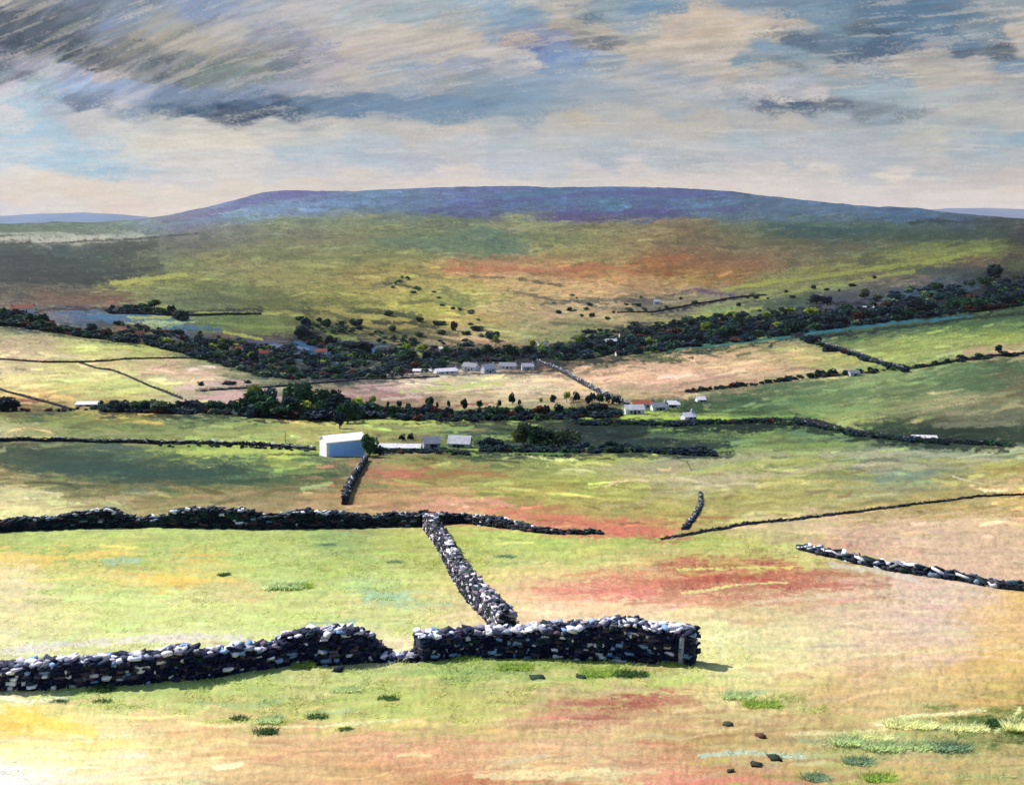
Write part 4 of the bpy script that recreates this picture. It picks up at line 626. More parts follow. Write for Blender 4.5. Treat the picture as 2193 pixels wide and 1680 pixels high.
wall([(-100,948,0.80),(0,946,0.80),(60,945,0.80),(200,946,0.80),(350,950,0.80),(450,952,0.88),(560,955,0.72),(676,964,0.72)],
     'field_wall', 'pale-topped wall running left from the blue barn', seed=13, rough=.5, pal=PAL_DIM, cap=[((225,225,232),.5),((40,56,70),.35),((120,130,140),.15)], ss=.7, ch=.24, width=.6)
wall([(-100,768,0.73),(0,770,0.73),(90,776,0.82),(170,775,0.73),(280,770,0.73),(400,767,0.73),(480,770,0.64)],
     'field_wall', 'dark far wall dividing the two pale fields at the left', seed=14, pal=PAL_DIM, cap=PAL_DIM, ss=1.0, ch=.22, width=.4)
wall([(170,776,0.55),(205,787,0.59),(240,793,0.59),(290,815,0.59),(340,835,0.59),(390,853,0.59)],
     'field_wall', 'thin far wall slanting down to the tree belt in the left field', seed=15, pal=PAL_DIM, cap=PAL_DIM, ss=1.0, ch=.25, width=.45)
wall([(-60,820,0.59),(0,835,0.64),(60,852,0.69),(110,865,0.69),(150,876,0.59)],
     'field_wall', 'dark wall slanting past the round navy bush at the left edge', seed=16, pal=PAL_DIM, cap=PAL_DIM, ss=.7, ch=.22, width=.5)
wall([(1152,776,1.6),(1195,792,1.6),(1240,818,1.6),(1290,845,1.6),(1345,868,1.4)],
     'field_wall', 'grey far wall slanting down beside the large pink field', seed=17, pal=PAL_DIM, cap=[((120,125,140),.6),((200,200,210),.4)], ss=1.2, ch=.4, width=1.0)
wall([(1730,728,1.8),(1790,748,1.8),(1850,766,1.8),(1905,784,1.6),(1935,792,1.4)],
     'field_wall', 'grey wall between the pink field and the upper right pasture', seed=18, pal=PAL_DIM, cap=[((150,145,160),.6),((60,60,80),.4)], ss=1.2, ch=.33, width=1.0)
wall([(1700,897,0.72),(1760,909,0.84),(1820,927,0.96),(1890,936,0.96),(1980,944,0.78),(2060,950,0.78),(2150,954,0.72)],
     'field_wall', 'dark wall falling to the right below the green pasture', seed=19, pal=PAL_DIM, cap=PAL_DIM, ss=.8, ch=.25, width=.6)
wall([(1935,792,0.75),(2000,782,0.80),(2100,765,0.85),(2193,757,0.90),(2300,750,0.90)],
     'field_wall', 'brown roadside wall beside the hedge bushes at the right edge', seed=20, pal=[((60,50,50),.6),((120,100,90),.4)], cap=PAL_DIM, ss=1.2, ch=.3, width=.5)
wall([(430,838,0.44),(600,828,0.54),(800,812,0.64),(940,806,0.64)],
     'field_wall', 'long low dark wall above the tree belt in mid valley', seed=21, pal=PAL_DIM, cap=PAL_DIM, ss=1.1, ch=.25, width=.5)
wall([(1322,672,1.08),(1400,668,1.20),(1480,652,1.20),(1560,640,1.20),(1640,632,1.20)],
     'field_wall', 'navy wall line crossing the far moor above the dark wood', seed=22, pal=PAL_DIM, cap=PAL_DIM, ss=2.0, ch=.4, width=1.0)
wall([(232,671,1.20),(420,676,1.32),(560,672,1.20)],
     'field_wall', 'navy wall line along the foot of the left moor', seed=23, pal=PAL_DIM, cap=PAL_DIM, ss=2.0, ch=.4, width=1.0)

# ------------------------------------------------------------------ trees and bushes
KINDS = {
 'navy':  ((22,44,56),(42,70,72),(28,40,70)),
 'deep':  ((34,70,50),(66,108,66),(24,50,48)),
 'sage':  ((78,100,80),(110,128,90),(48,68,62)),
 'lime':  ((178,196,72),(140,160,60),(90,110,60)),
 'rust':  ((104,50,36),(70,44,40),(44,40,40)),
}
def crown_mesh(kind, seed, n=430, size=.11, flat=False):
    rng = np.random.default_rng(seed); pal = [lin(c) * .8 for c in KINDS[kind]]
    lob = rng.uniform(-1, 1, (9, 3)); lob[:, 2] = rng.uniform(-.6, 1, 9)
    lob /= np.maximum(np.linalg.norm(lob, axis=1, keepdims=True), .6)
    lc = lob * np.array([.27, .27, .24]) + np.array([0, 0, .5 if not flat else .42]); lr = rng.uniform(.15, .27, 9)
    i = rng.integers(0, 9, n); d = rng.normal(size=(n, 3)); d /= np.linalg.norm(d, axis=1, keepdims=True)
    c = lc[i] + d * (lr[i] * rng.uniform(.45, 1.08, n) ** .6)[:, None]
    c[:, 2] = np.clip(c[:, 2], .05, None)
    u = rng.normal(size=(n, 3)); u /= np.linalg.norm(u, axis=1, keepdims=True)
    v = np.cross(u, rng.normal(size=(n, 3))); v /= np.linalg.norm(v, axis=1, keepdims=True)
    sz = size * rng.uniform(.45, 1.2, n)[:, None]
    V = np.stack([c - u * sz, c - v * sz * .55 + u * sz * .1, c + u * sz, c + v * sz * .7], 1)
    pc = np.array(pal)[rng.choice(3, 9, p=[.45, .3, .25])][i] * .6 + np.array(pal)[rng.integers(0, 3, n)] * .4
    pc = pc * rng.uniform(.7, 1.25, (n, 1))
    return V.reshape(-1, 3), np.arange(4 * n).reshape(-1, 4), np.repeat(np.clip(pc, .004, .8), 4, 0)
def trunk_mesh(seed, bush=False):
    rng = np.random.default_rng(seed); V = []; Fq = []
    def limb(p0, p1, r0, r1):
        b = len(V); p0 = np.array(p0); p1 = np.array(p1); d = p1 - p0; a = np.cross(d, [0.3, 1, .1]); a /= np.linalg.norm(a); c = np.cross(d, a); c /= np.linalg.norm(c)
        for p, r in ((p0, r0), ((p0 + p1) / 2 + a * r0 * .6, (r0 + r1) / 2), (p1, r1)):
            for k in range(6): V.append(p + (a * math.cos(k * math.pi / 3) + c * math.sin(k * math.pi / 3)) * r)
        for l in (0, 1):
            for k in range(6): Fq.append((b + l * 6 + k, b + l * 6 + (k + 1) % 6, b + l * 6 + 6 + (k + 1) % 6, b + l * 6 + 6 + k))
    if bush:
        for k in range(5):
            an = k * 1.3 + rng.uniform(0, .6); limb((0, 0, -.05), (.25 * math.cos(an), .25 * math.sin(an), .55), .03, .01)
    else:
        limb((0, 0, -.06), (.02, .01, .38), .05, .035)
        for k in range(4):
            an = k * 1.6 + rng.uniform(0, .7); limb((.02, .01, .34), (.24 * math.cos(an), .24 * math.sin(an), .68), .028, .008)
    return np.array(V), np.array(Fq)
CROWN = {}; TRUNK = {}
def proto(kind, v, big, flat):
    key = (kind, v, big, flat)
    if key not in CROWN:
        V, Fq, Cc = crown_mesh(kind, hash(key[0]) % 97 * 0 + sum(map(ord, kind)) + v * 13, 1500 if big else 430, .062 if big else .115, flat)
        CROWN[key] = (V, Fq, Cc, None)
    return key
def plant_tree(px, py, hpx, wpx, kind, label, group=None, bush=False, big=False, rng=random):
    x, y, z = G(px, py); h = hpx * y / F; wd = wpx * y / F
    root = empty('bush' if bush else 'broadleaf_tree', (x, y, z), rng.uniform(0, 6.28)); tag(root, label, 'bush' if bush else 'tree', group)
    key = proto(kind, rng.randint(0, 3), big, bush); V, Fq, Cc, me = CROWN[key]
    if me is None:
        o = npmesh('foliage' if bush else 'crown', V, Fq, M['leaf'], Cc, root); CROWN[key] = (V, Fq, Cc, o.data)
    else:
        o = bpy.data.objects.new('foliage' if bush else 'crown', me); COL.objects.link(o); o.parent = root
    o.scale = (wd * 1.05, wd * 1.05, h * 1.1); o.location = (0, 0, -.04 * h if not bush else -.12 * h)
    tk = (bush, rng.randint(0, 1))
    if tk not in TRUNK:
        tv, tf = trunk_mesh(tk[1] + 5, bush); o = npmesh('stem' if bush else 'trunk', tv, tf, M['bark'], None, root); TRUNK[tk] = o.data
    else:
        o = bpy.data.objects.new('stem' if bush else 'trunk', TRUNK[tk]); COL.objects.link(o); o.parent = root
    o.scale = (wd, wd, h)
    return root
def belt(pts, n, hr, kinds, label, group, jit=3, bush=False, wf=(.9, 1.8), seed=1):
    rng = random.Random(seed); P = np.array(pts, float); S = np.concatenate([[0], np.cumsum(np.hypot(*np.diff(P, axis=0).T))])
    for i in range(n):
        s_ = S[-1] * (i + rng.uniform(.1, .9)) / n
        x = float(np.interp(s_, S, P[:, 0])); y = float(np.interp(s_, S, P[:, 1])) + rng.uniform(-jit, jit)
        h = rng.uniform(*hr); kd = rng.choices([k for k, q in kinds], [q for k, q in kinds])[0]
        look = {'navy': 'dark blue-green', 'deep': 'deep green', 'sage': 'grey-green', 'lime': 'yellow-green', 'rust': 'rust-brown'}[kd]
        plant_tree(x, y, h, h * rng.uniform(*wf), kd, look + ' ' + label, group, bush, False, rng)
DK = [('navy', 5), ('deep', 4), ('sage', .9), ('lime', .8), ('rust', .35)]
belt([(220,877),(300,880),(420,880),(520,884)], 19, (14, 28), DK, 'tree in the belt along the foot of the left fields', 'trees in the belt below the left fields', 3, seed=2)
belt([(520,886),(600,894),(700,893),(780,888)], 12, (32, 50), [('navy', 4), ('deep', 4), ('lime', 1)], 'tree in the front of the tall clump above the blue barn', 'trees in the clump above the blue barn', 3, seed=3)
for a in ((570,885,58,55,'navy','round navy tree at the left end of the tall clump above the barn'),(545,868,46,40,'lime','yellow-green tree behind the navy tree in the tall clump'),
          (640,888,76,80,'deep','broad deep green tree, tallest of the clump above the barn'),(700,890,72,74,'deep','deep green tree right of the tallest in the clump'),
          (745,905,50,50,'deep','deep green tree low at the right end of the tall clump'),(728,918,40,30,'navy','dark slim tree just above the barn roof')):
    plant_tree(*a[:6], big=True)
belt([(770,884),(850,890),(950,896),(1060,893),(1180,890),(1300,886)], 34, (14, 26), [('navy', 4), ('deep', 3), ('rust', 1.2)], 'tree in the long mid-valley belt behind the barn', 'trees in the long mid-valley belt', 4, seed=4)
belt([(780,868),(900,876),(1000,872),(1100,868),(1180,862),(1250,864)], 16, (12, 26), [('navy', 4), ('deep', 3), ('rust', 1.2), ('lime', 1.2)], 'small tree standing up from the mid-valley belt', 'small trees along the top of the belt', 3, wf=(.5, .9), seed=5)
belt([(1250,866),(1290,862),(1330,868)], 6, (16, 28), DK, 'tree just left of the white hamlet', 'trees left of the white hamlet', 2, wf=(.6, .9), seed=6)
belt([(0,690),(60,700),(110,706),(200,716),(330,735),(450,765),(560,800),(640,808)], 26, (11, 24), DK, 'tree along the upper edge of the left fields', 'trees above the left fields', 4, seed=7)
belt([(0,672),(60,690),(100,696)], 5, (18, 28), [('navy', 1), ('deep', 1)], 'tree beside the red-roofed house', 'trees beside the red-roofed house', 3, seed=8)
belt([(232,664),(290,668),(330,662),(400,684)], 9, (11, 22), [('navy', 3), ('deep', 2)], 'tree in the copse under the left moor', 'trees in the copse under the left moor', 5, seed=9)
belt([(420,738),(520,766),(640,796),(780,806),(900,788),(960,778)], 22, (12, 24), DK, 'tree in the wooded valley bottom', 'trees in the wooded valley bottom', 5, seed=10)
belt([(640,720),(720,742),(800,766),(900,772),(1020,764),(1150,760),(1250,755)], 26, (16, 30), [('navy', 6), ('deep', 3), ('lime', 1.3), ('rust', .5)], 'tree in the dark wood beyond the white farm', 'trees in the wood beyond the white farm', 7, seed=11)
belt([(1200,768),(1320,752),(1450,738),(1580,722),(1690,708)], 26, (16, 32), [('navy', 7), ('deep', 2), ('lime', .5)], 'tree in the front of the dark wood above the pink field', 'trees in the wood above the pink field', 4, seed=12)
belt([(1240,734),(1400,712),(1550,694),(1700,676)], 18, (12, 26), [('navy', 6), ('deep', 2), ('sage', 1), ('lime', 1)], 'tree in the back of the dark wood above the pink field', 'trees at the back of the dark wood', 6, seed=13)
belt([(1690,708),(1800,694),(1950,676),(2080,660),(2230,640)], 28, (15, 32), [('navy', 7), ('deep', 3), ('rust', .4)], 'tree in the dark wood above the right pasture', 'trees in the wood above the right pasture', 5, seed=14)
belt([(1700,664),(1850,646),(2000,630),(2200,602)], 9, (12, 24), [('navy', 4), ('sage', 2), ('deep', 2)], 'tree scattered on the slope above the right wood', 'trees on the slope above the right wood', 8, seed=15)
belt([(1480,838),(1560,826),(1640,822),(1700,812),(1790,802)], 26, (6, 15), [('navy', 5), ('deep', 2), ('rust', 1)], 'bush in the hedge under the large pink field', 'bushes in the hedge under the pink field', 2, True, seed=16)
belt([(1800,802),(1900,792),(1990,782),(2080,768),(2193,756)], 18, (6, 13), [('navy', 5), ('deep', 3)], 'bush in the hedge along the right pasture', 'bushes in the hedge along the right pasture', 2, True, seed=17)
belt([(820,664),(880,690),(960,704),(1040,716),(700,700)], 10, (9, 22), [('sage', 3), ('deep', 3), ('navy', 2)], 'bush scattered on the yellow moor slope', 'bushes on the yellow moor slope', 12, True, wf=(1.3, 2.6), seed=18)
belt([(1180,655),(1260,690),(1330,662),(1420,650),(1500,640)], 12, (7, 13), [('sage', 3), ('deep', 2), ('navy', 1)], 'bush on the pale moor slope', 'bushes on the pale moor slope', 12, True, seed=19)
belt([(1560,655),(1640,640),(1760,622),(1880,600)], 12, (6, 12), [('deep', 3), ('navy', 2)], 'bush on the far right moor slope', 'bushes on the far right moor slope', 12, True, seed=20)
belt([(1030,960),(1100,962),(1200,962),(1300,962),(1400,966)], 16, (12, 22), [('navy', 5), ('deep', 4)], 'bush in the hedge right of the grey ruins', 'bushes in the hedge right of the ruins', 3, True, seed=21)
belt([(1220,906),(1350,908),(1500,905),(1640,902)], 18, (6, 12), [('navy', 4), ('deep', 4)], 'low bush in the hedge under the white hamlet', 'low bushes in the hedge under the hamlet', 2, True, seed=22)
belt([(1850,936),(1960,944),(2060,950),(2150,954)], 12, (6, 11), [('navy', 3), ('deep', 4)], 'low bush along the falling dark wall at the right', 'low bushes along the falling wall', 2, True, seed=23)
belt([(430,958),(560,960),(640,962)], 6, (6, 12), [('navy', 3), ('deep', 2), ('sage', 1)], 'bush on the pale-topped wall left of the barn', 'bushes on the pale-topped wall', 1, True, seed=24)
for a in ((14,878,40,58,'navy','round navy bush at the left edge',1),(216,872,17,14,'deep','small dark bush at the end of the long white byre',1),
          (790,978,50,44,'deep','dark green tree pressed against the right end of the blue barn',0),(812,974,26,30,'navy','small navy bush below the dark tree by the barn',1),
          (862,942,14,16,'navy','left of the navy trees behind the low white outbuilding',0),(880,942,16,15,'navy','right of the navy trees behind the low white outbuilding',0),
          (1052,958,26,60,'navy','wide low navy bush right of the grey ruins',1),(1120,952,48,56,'sage','grey-green tree with yellowish edge left of the big bush mass',0),
          (1160,956,52,70,'deep','deep green tree in the middle of the bush mass',0),(1215,956,44,70,'sage','grey-green tree at the right of the bush mass',0),(1103,944,34,22,'lime','bright yellow-green tree at the left end of the bush mass',0),
          (1500,973,24,76,'navy','long low navy bush standing alone in the green pasture',1),(1455,972,16,50,'navy','low dark bush left of the long navy bush',1),
          (972,708,24,16,'navy','lone dark slim tree on the yellow slope',0),(1055,728,22,36,'navy','navy round tree above the white farm',0),(1062,742,26,16,'lime','bright yellow-green tree under the navy round tree',0),
          (1140,750,26,14,'lime','bright yellow-green tree left of the small white gable',0),(1160,762,28,18,'lime','bright yellow-green tree right of the small white gable',0),(1240,748,34,16,'lime','slim yellow-green tree in the dark wood',0),
          (870,762,28,20,'lime','yellow-green tree at the left of the valley wood',0),(905,752,18,26,'lime','small yellow-green tree next to the valley wood',0),
          (1512,712,24,22,'lime','yellow-green tree at the edge of the right wood',0),(1640,684,18,18,'lime','yellow-green tree high in the right wood',0),(1740,682,22,34,'lime','yellow-green tree above the wall corner',0),
          (2140,758,20,18,'navy','taller round tree in the right hedge',0),(1740,735,24,36,'navy','dark bush at the wall corner above the pink field',1),(1775,752,18,34,'navy','dark bush part way down the grey wall',1),
          (1938,796,12,22,'navy','dark bush where the two right walls meet',1),(2000,640,20,30,'deep','deep green tree on the far right slope',0),(2130,600,34,44,'navy','large dark tree at the top right slope',0),
          (430,826,12,16,'navy','small navy bush at the end of the low dark wall',1),(490,824,11,34,'navy','wide navy bush on the low dark wall',1),(530,820,9,18,'navy','little navy bush on the low dark wall',1),
          (700,702,20,20,'deep','green tree left on the moor foot',0),(655,706,26,24,'navy','dark tree at the foot of the left moor',0)):
    plant_tree(*a[:6], bush=bool(a[6]), big=a[2] > 36)
# the unbroken mass of undergrowth and small trees the single trees stand in
def woodland(lines, seed=5):
    rng = np.random.default_rng(seed); rr = random.Random(seed); VV = []; FF = []; CC = []; nb = 0
    pr = {(k, v): crown_mesh(k, 900 + v + sum(map(ord, k)), 130, .19) for k in KINDS for v in (0, 1)}
    for pts, wd, n, hr, kinds in lines:
        P = np.array(pts, float); S = np.concatenate([[0], np.cumsum(np.hypot(*np.diff(P, axis=0).T))])
        for i in range(n):
            s_ = rr.uniform(0, S[-1]); x = float(np.interp(s_, S, P[:, 0])); y = float(np.interp(s_, S, P[:, 1])) + rr.uniform(-wd, wd)
            X0, Y0, Z0 = G(x, y); h = rr.uniform(*hr) * Y0 / F; w_ = h * rr.uniform(1.2, 3.0); kd = rr.choices([k for k, q in kinds], [q for k, q in kinds])[0]
            V, Fq, Cc = pr[(kd, rr.randint(0, 1))]; a = rr.uniform(0, 6.28); ca, sa = math.cos(a), math.sin(a)
            W = np.stack([(V[:, 0] * ca - V[:, 1] * sa) * w_ + X0, (V[:, 0] * sa + V[:, 1] * ca) * w_ + Y0, (V[:, 2] - .14) * h * 1.1 + Z0], -1)
            VV.append(W); FF.append(Fq + nb); nb += len(W); CC.append(Cc * rr.uniform(.7, 1.2))
    o = npmesh('woodland', np.vstack(VV), np.vstack(FF), M['leaf'], np.vstack(CC)); tag(o, kind='stuff')
NV = [('navy', 7), ('deep', 3), ('sage', .5), ('rust', .5)]
woodland([
 ([(420,730),(560,756),(700,772),(860,776)],16,195,(5,13),[('navy',6),('deep',3),('sage',1),('lime',.4)]), ([(640,690),(760,712),(900,738),(1010,744)],12,60,(4,10),[('sage',3),('deep',3),('navy',2)]), ([(250,700),(400,720)],8,52,(4,10),NV), ([(1250,720),(1400,700),(1560,684),(1700,664)],8,80,(4,11),[('navy',4),('deep',3),('lime',.7)]), ([(840,610),(960,650),(1030,700)],22,20,(4,8),[('sage',5),('deep',2)]), ([(1180,640),(1300,660),(1420,650)],16,16,(3,7),[('sage',5),('deep',2)]),
 ([(220,880),(420,882),(520,886)],3,124,(5,13),NV), ([(520,888),(700,896),(790,892)],4,104,(14,33),NV), ([(770,886),(950,898),(1180,892),(1330,888)],6,353,(5,14),[('navy',6),('deep',3),('rust',1.1)]),
 ([(0,692),(110,708),(330,738),(560,802),(640,812)],4,249,(5,14),NV), ([(200,712),(330,728),(480,762)],7,40,(4,9),[('navy',4),('sage',2),('rust',1.5)]), ([(400,742),(520,768),(640,800),(780,806),(960,780)],10,228,(4,12),NV),
 ([(640,722),(760,754),(900,774),(1020,766),(1250,758)],11,249,(5,14),NV), ([(1190,768),(1320,754),(1450,740),(1580,724),(1700,708)],8,270,(5,16),NV),
 ([(1240,742),(1400,720),(1550,704),(1700,688)],14,228,(5,14),NV), ([(1690,708),(1800,694),(1950,676),(2080,660),(2260,636)],8,270,(5,16),NV), ([(1700,690),(1850,672),(2000,652),(2260,616)],14,228,(5,14),NV),
 ([(1900,640),(2050,622),(2240,600)],14,50,(6,14),[('navy',4),('sage',1)]), ([(232,668),(330,666),(400,684)],3,49,(5,13),NV), ([(0,668),(60,690),(110,700)],5,36,(8,17),NV),
 ([(1470,840),(1560,828),(1700,814),(1800,804),(1900,793),(2000,782),(2193,757)],1.6,110,(3,8),[('navy',5),('deep',2),('rust',1)]), ([(1230,907),(1450,909),(1650,904),(1750,912)],3,145,(4,11),NV), ([(1700,902),(1830,932),(1960,946),(2160,956)],2.5,90,(4,11),NV),
 ([(1020,964),(1200,966),(1330,966),(1540,974)],3,145,(5,14),NV), ([(790,966),(900,970),(1010,974)],2,62,(4,10),NV), ([(820,972),(1000,968),(1220,977)],1.2,40,(2,4),NV), ([(0,877),(100,879),(220,876)],1.5,30,(3,7),[('navy',3),('rust',3)]),
 ([(1720,728),(1800,754),(1880,778),(1935,794)],2,83,(4,10),NV), ([(300,955),(500,957),(670,966)],1.5,34,(3,6),NV),
])

# ------------------------------------------------------------------ buildings
def boxm(V, Fq, x0, x1, y0, y1, z0, z1):
    b = len(V); V += [(x0,y0,z0),(x1,y0,z0),(x1,y1,z0),(x0,y1,z0),(x0,y0,z1),(x1,y0,z1),(x1,y1,z1),(x0,y1,z1)]
    Fq += [(b,b+3,b+2,b+1),(b+4,b+5,b+6,b+7),(b,b+1,b+5,b+4),(b+1,b+2,b+6,b+5),(b+2,b+3,b+7,b+6),(b+3,b,b+4,b+7)]
def pymesh(name, V, Fq, mt, parent):
    me = bpy.data.meshes.new(name); me.from_pydata([tuple(v) for v in V], [], [tuple(f) for f in Fq]); me.materials.append(mt); me.update()
    o = bpy.data.objects.new(name, me); COL.objects.link(o); o.parent = parent; return o
def house(px, py, wpx, epx, rpx, wall_m, roof_m, label, name='farm_building', cat='building', group=None, yaw=0, chim=1, nwin=2, depth=None, front=None, sink=.4):
    x, y, z = G(px, py); k = y / F; W = wpx * k; E = epx * k; Rr = rpx * k; D = depth or max(3.5, W * .5)
    root = empty(name, (x, y, z - .05), yaw); tag(root, label, cat, group)
    V = []; Fq = []; h = W / 2; e = D / 2
    V = [(-h,-e,-sink),(h,-e,-sink),(h,e,-sink),(-h,e,-sink),(-h,-e,E),(h,-e,E),(h,e,E),(-h,e,E),(-h,0,E+Rr),(h,0,E+Rr)]
    Fq = [(0,1,5,4),(2,3,7,6),(1,2,6,9,5),(3,0,4,8,7),(3,2,1,0)]
    pymesh('wall', V, Fq, wall_m, root)
    t_ = max(.12, .05 * Rr); o_ = .25; V = []; Fq = []
    for sgn in (-1, 1):
        b = len(V); ys, ye = sgn * (e + o_), 0; zs = E - o_ * Rr / e
        V += [(-h-o_,ys,zs),(h+o_,ys,zs),(h+o_,ye,E+Rr),(-h-o_,ye,E+Rr),(-h-o_,ys,zs+t_),(h+o_,ys,zs+t_),(h+o_,ye,E+Rr+t_),(-h-o_,ye,E+Rr+t_)]
        Fq += [(b,b+1,b+2,b+3),(b+4,b+5,b+6,b+7),(b,b+1,b+5,b+4),(b+1,b+2,b+6,b+5),(b+3,b,b+4,b+7)]
    rf = pymesh('roof', V, Fq, roof_m, root)
    for c in range(chim):
        V = []; Fq = []; cx = (h - .6) * (1 if c == 0 else -1); boxm(V, Fq, cx-.4, cx+.4, -.35, .35, E+Rr-.5, E+Rr+.9); boxm(V, Fq, cx-.2, cx+.2, -.18, .18, E+Rr+.9, E+Rr+1.2); pymesh('chimney', V, Fq, M['stonehouse'], rf)
    if front:
        V = []; Fq = []; boxm(V, Fq, -h+.7, h-.35, -e-.09, -e+.02, .35, E-.45); pymesh('sliding_door', V, Fq, front, root)
    else:
        V = []; Fq = []; boxm(V, Fq, -.5, .5, -e-.06, -e+.05, 0, min(2., E*.8)); pymesh('door', V, Fq, M['dark'], root)
        for q in range(nwin):
            cx = (-1 + 2 * (q + .5) / nwin) * (h - .6); cx += .9 if abs(cx) < .9 else 0
            V = []; Fq = []; boxm(V, Fq, cx-.45, cx+.45, -e-.05, -e+.05, E*.38, E*.74); wn = pymesh('window', V, Fq, M['dark'], root)
            V = []; Fq = []; boxm(V, Fq, cx-.55, cx+.55, -e-.14, -e-.051, E*.38-.14, E*.38); pymesh('sill', V, Fq, M['grey'], wn)
    return root
house(733,975,84,37,9,M['barn_white'],M['barn_white'],'white barn with a plain sky-blue front standing alone in the green fields','barn','barn',depth=6.0,chim=0,front=M['blue'],yaw=.46)
house(853,962,96,8,5,M['white'],M['pale'],'long low white outbuilding between the dark tree and the grey ruins','outbuilding','outbuilding',chim=0,nwin=4,depth=3.6,yaw=-.04)
house(924,960,34,14,11,M['stonehouse'],M['grey'],'smaller rough grey stone building right of the low white outbuilding','stone_barn','stone barn',chim=0,nwin=1,yaw=.2)
house(985,957,46,12,13,M['stonehouse'],M['pale'],'larger rough grey stone building beside the wide navy bush','stone_barn','stone barn',chim=0,nwin=2,yaw=-.15)
for a in ((905,797,40,4,3,'pale','low white shed at the left end of the far white farm',-.1),(955,799,48,6,5,'pale','long white byre in the left half of the far white farm',.35),(1008,792,34,10,7,'grey','white farmhouse with a grey roof in the far white farm',-.5),
          (1046,797,30,11,8,'pale','tallest white house of the far white farm',.6),(1088,788,38,7,6,'grey','white cottage right of the tallest house in the far farm',-.2),(1130,791,26,9,6,'pale','white cottage at the right end of the far farm',.1)):
    house(a[0],a[1],a[2],a[3],a[4],M['white'],M[a[5]],a[6],'farm_building','farm building','white farm buildings in mid valley',a[7],chim=1)
for a in ((1358,886,40,12,8,'pale','long white building at the left of the white hamlet',.1,0),(1378,872,44,9,7,'red','white house with a rusty red roof in the white hamlet',-.1,1),(1412,878,34,9,7,'grey','white cottage right of the red roof in the hamlet',.15,1),
          (1440,872,30,8,6,'pale','small white cottage at the right of the hamlet',-.1,1),(1474,898,26,8,7,'pale','small white cottage alone below the hamlet',.3,1),(1500,858,18,6,5,'pale','tiny white cottage at the end of the hedge',.1,0)):
    house(a[0],a[1],a[2],a[3],a[4],M['white'],M[a[5]],a[6],'cottage','cottage','white cottages of the hamlet',a[7],chim=a[8])
house(192,869,50,6,4,M['white'],M['pale'],'long white byre beside the small dark bush in the left fields','byre','byre',chim=0,nwin=3,depth=5,yaw=.08)
house(48,668,46,9,8,M['white'],M['red'],'white house with a red roof high at the left edge','farmhouse','farmhouse',chim=2,yaw=.25)
house(1980,941,46,6,4,M['white'],M['pale'],'low white sheep shelter on the falling dark wall','shelter','shelter',chim=0,nwin=1,depth=3.2,yaw=-.15)
house(1828,803,22,7,5,M['stonehouse'],M['grey'],'small grey field barn in the hedge corner','stone_barn','stone barn',chim=0,nwin=1,yaw=.2)
for a in ((300,718,18,5,5,'red','cottage with an orange-red roof in the left valley, alone'),(512,750,16,5,5,'red','cottage with a red roof above the valley bottom trees'),(566,760,22,6,5,'red','wider red-roofed house in the valley bottom'),(688,757,26,6,5,'red','long red-roofed house beside the valley water'),
          (946,754,10,9,4,'pale','narrow white tower-like house above the far farm'),(1161,742,18,8,5,'pale','white gable between two yellow-green trees'),
          (1309,735,26,6,4,'pale','white house in the middle of the dark wood'),(1334,720,16,5,6,'red','small orange-roofed cottage at the top of the dark wood'),(1328,760,20,5,5,'red','orange-roofed cottage at the foot of the dark wood'),
          (1407,650,14,6,4,'pale','white cottage high on the pale moor slope'),(1830,683,26,5,5,'red','long orange-roofed house in the right wood'),(1860,664,24,5,4,'pale','white house high in the right wood')):
    house(a[0],a[1],a[2],a[3],a[4],M['white'],M[a[5]],a[6],'cottage','cottage','cottages among the valley woods',random.uniform(-.4,.4),chim=1,nwin=2)
# ------------------------------------------------------------------ grass, rushes and loose stones
def blades(c, n, h, spread, lean, colr, rng, wd=.016):
    """n blades around each centre ; c (m,3) ; h (m,) ; colr (m,3)"""
    m = len(c); b = np.repeat(c, n, 0); H = np.repeat(h, n) * rng.uniform(.55, 1.2, m * n); a = rng.uniform(0, 2 * np.pi, m * n)
    sp = np.repeat(spread if np.ndim(spread) else np.full(m, spread), n); r = rng.uniform(0, 1, m * n) ** .7 * sp
    base = b + np.stack([np.cos(a) * r, np.sin(a) * r * .8, np.full(m * n, -.02)], -1)
    a2 = a + rng.uniform(-.8, .8, m * n); ll = H * lean * rng.uniform(.3, 1.3, m * n)
    tip = base + np.stack([np.cos(a2) * ll + .25 * H * lean, np.sin(a2) * ll, H], -1)
    mid = base * .5 + tip * .5 + np.stack([0 * H, 0 * H, H * .16], -1)
    p = rng.uniform(0, np.pi, m * n); W = (wd if np.ndim(wd) == 0 else np.repeat(wd, n)); sd = np.stack([np.cos(p) * W, np.sin(p) * W, 0 * p], -1)
    V = np.stack([base - sd, base + sd, mid + sd * .8, tip], 1)
    Cc = np.repeat(colr, n, 0) * rng.uniform(.75, 1.25, (m * n, 1))
    return V.reshape(-1, 3), np.arange(4 * m * n).reshape(-1, 4), np.repeat(Cc, 4, 0)
rg = np.random.default_rng(77)
n = 52000
gpx = rg.uniform(-60, 2260, n); gpy = 1150 + (1745 - 1150) * rg.uniform(0, 1, n) ** .75
clump = fbm(gpx / 60, gpy / 18, 301, 3); g0 = land_colour(gpx, gpy - 1.5); keep = (rg.uniform(.42, .80, n) < clump) & (g0[:, 1] > g0[:, 0] * .93); gpx = gpx[keep]; gpy = gpy[keep]
X_, Y_, Z_ = ground(gpx, gpy); gc = land_colour(gpx, gpy - 1.5)
V, Fq, Cc = blades(np.stack([X_, Y_, Z_], -1), 4, .05 + .0014 * Y_ , .10, 1.9, np.clip(gc * 1.9, 0, .9), rg, wd=.010 + .0002 * Y_)
tag(npmesh('grass', V, Fq, M['grass'], Cc), kind='stuff')
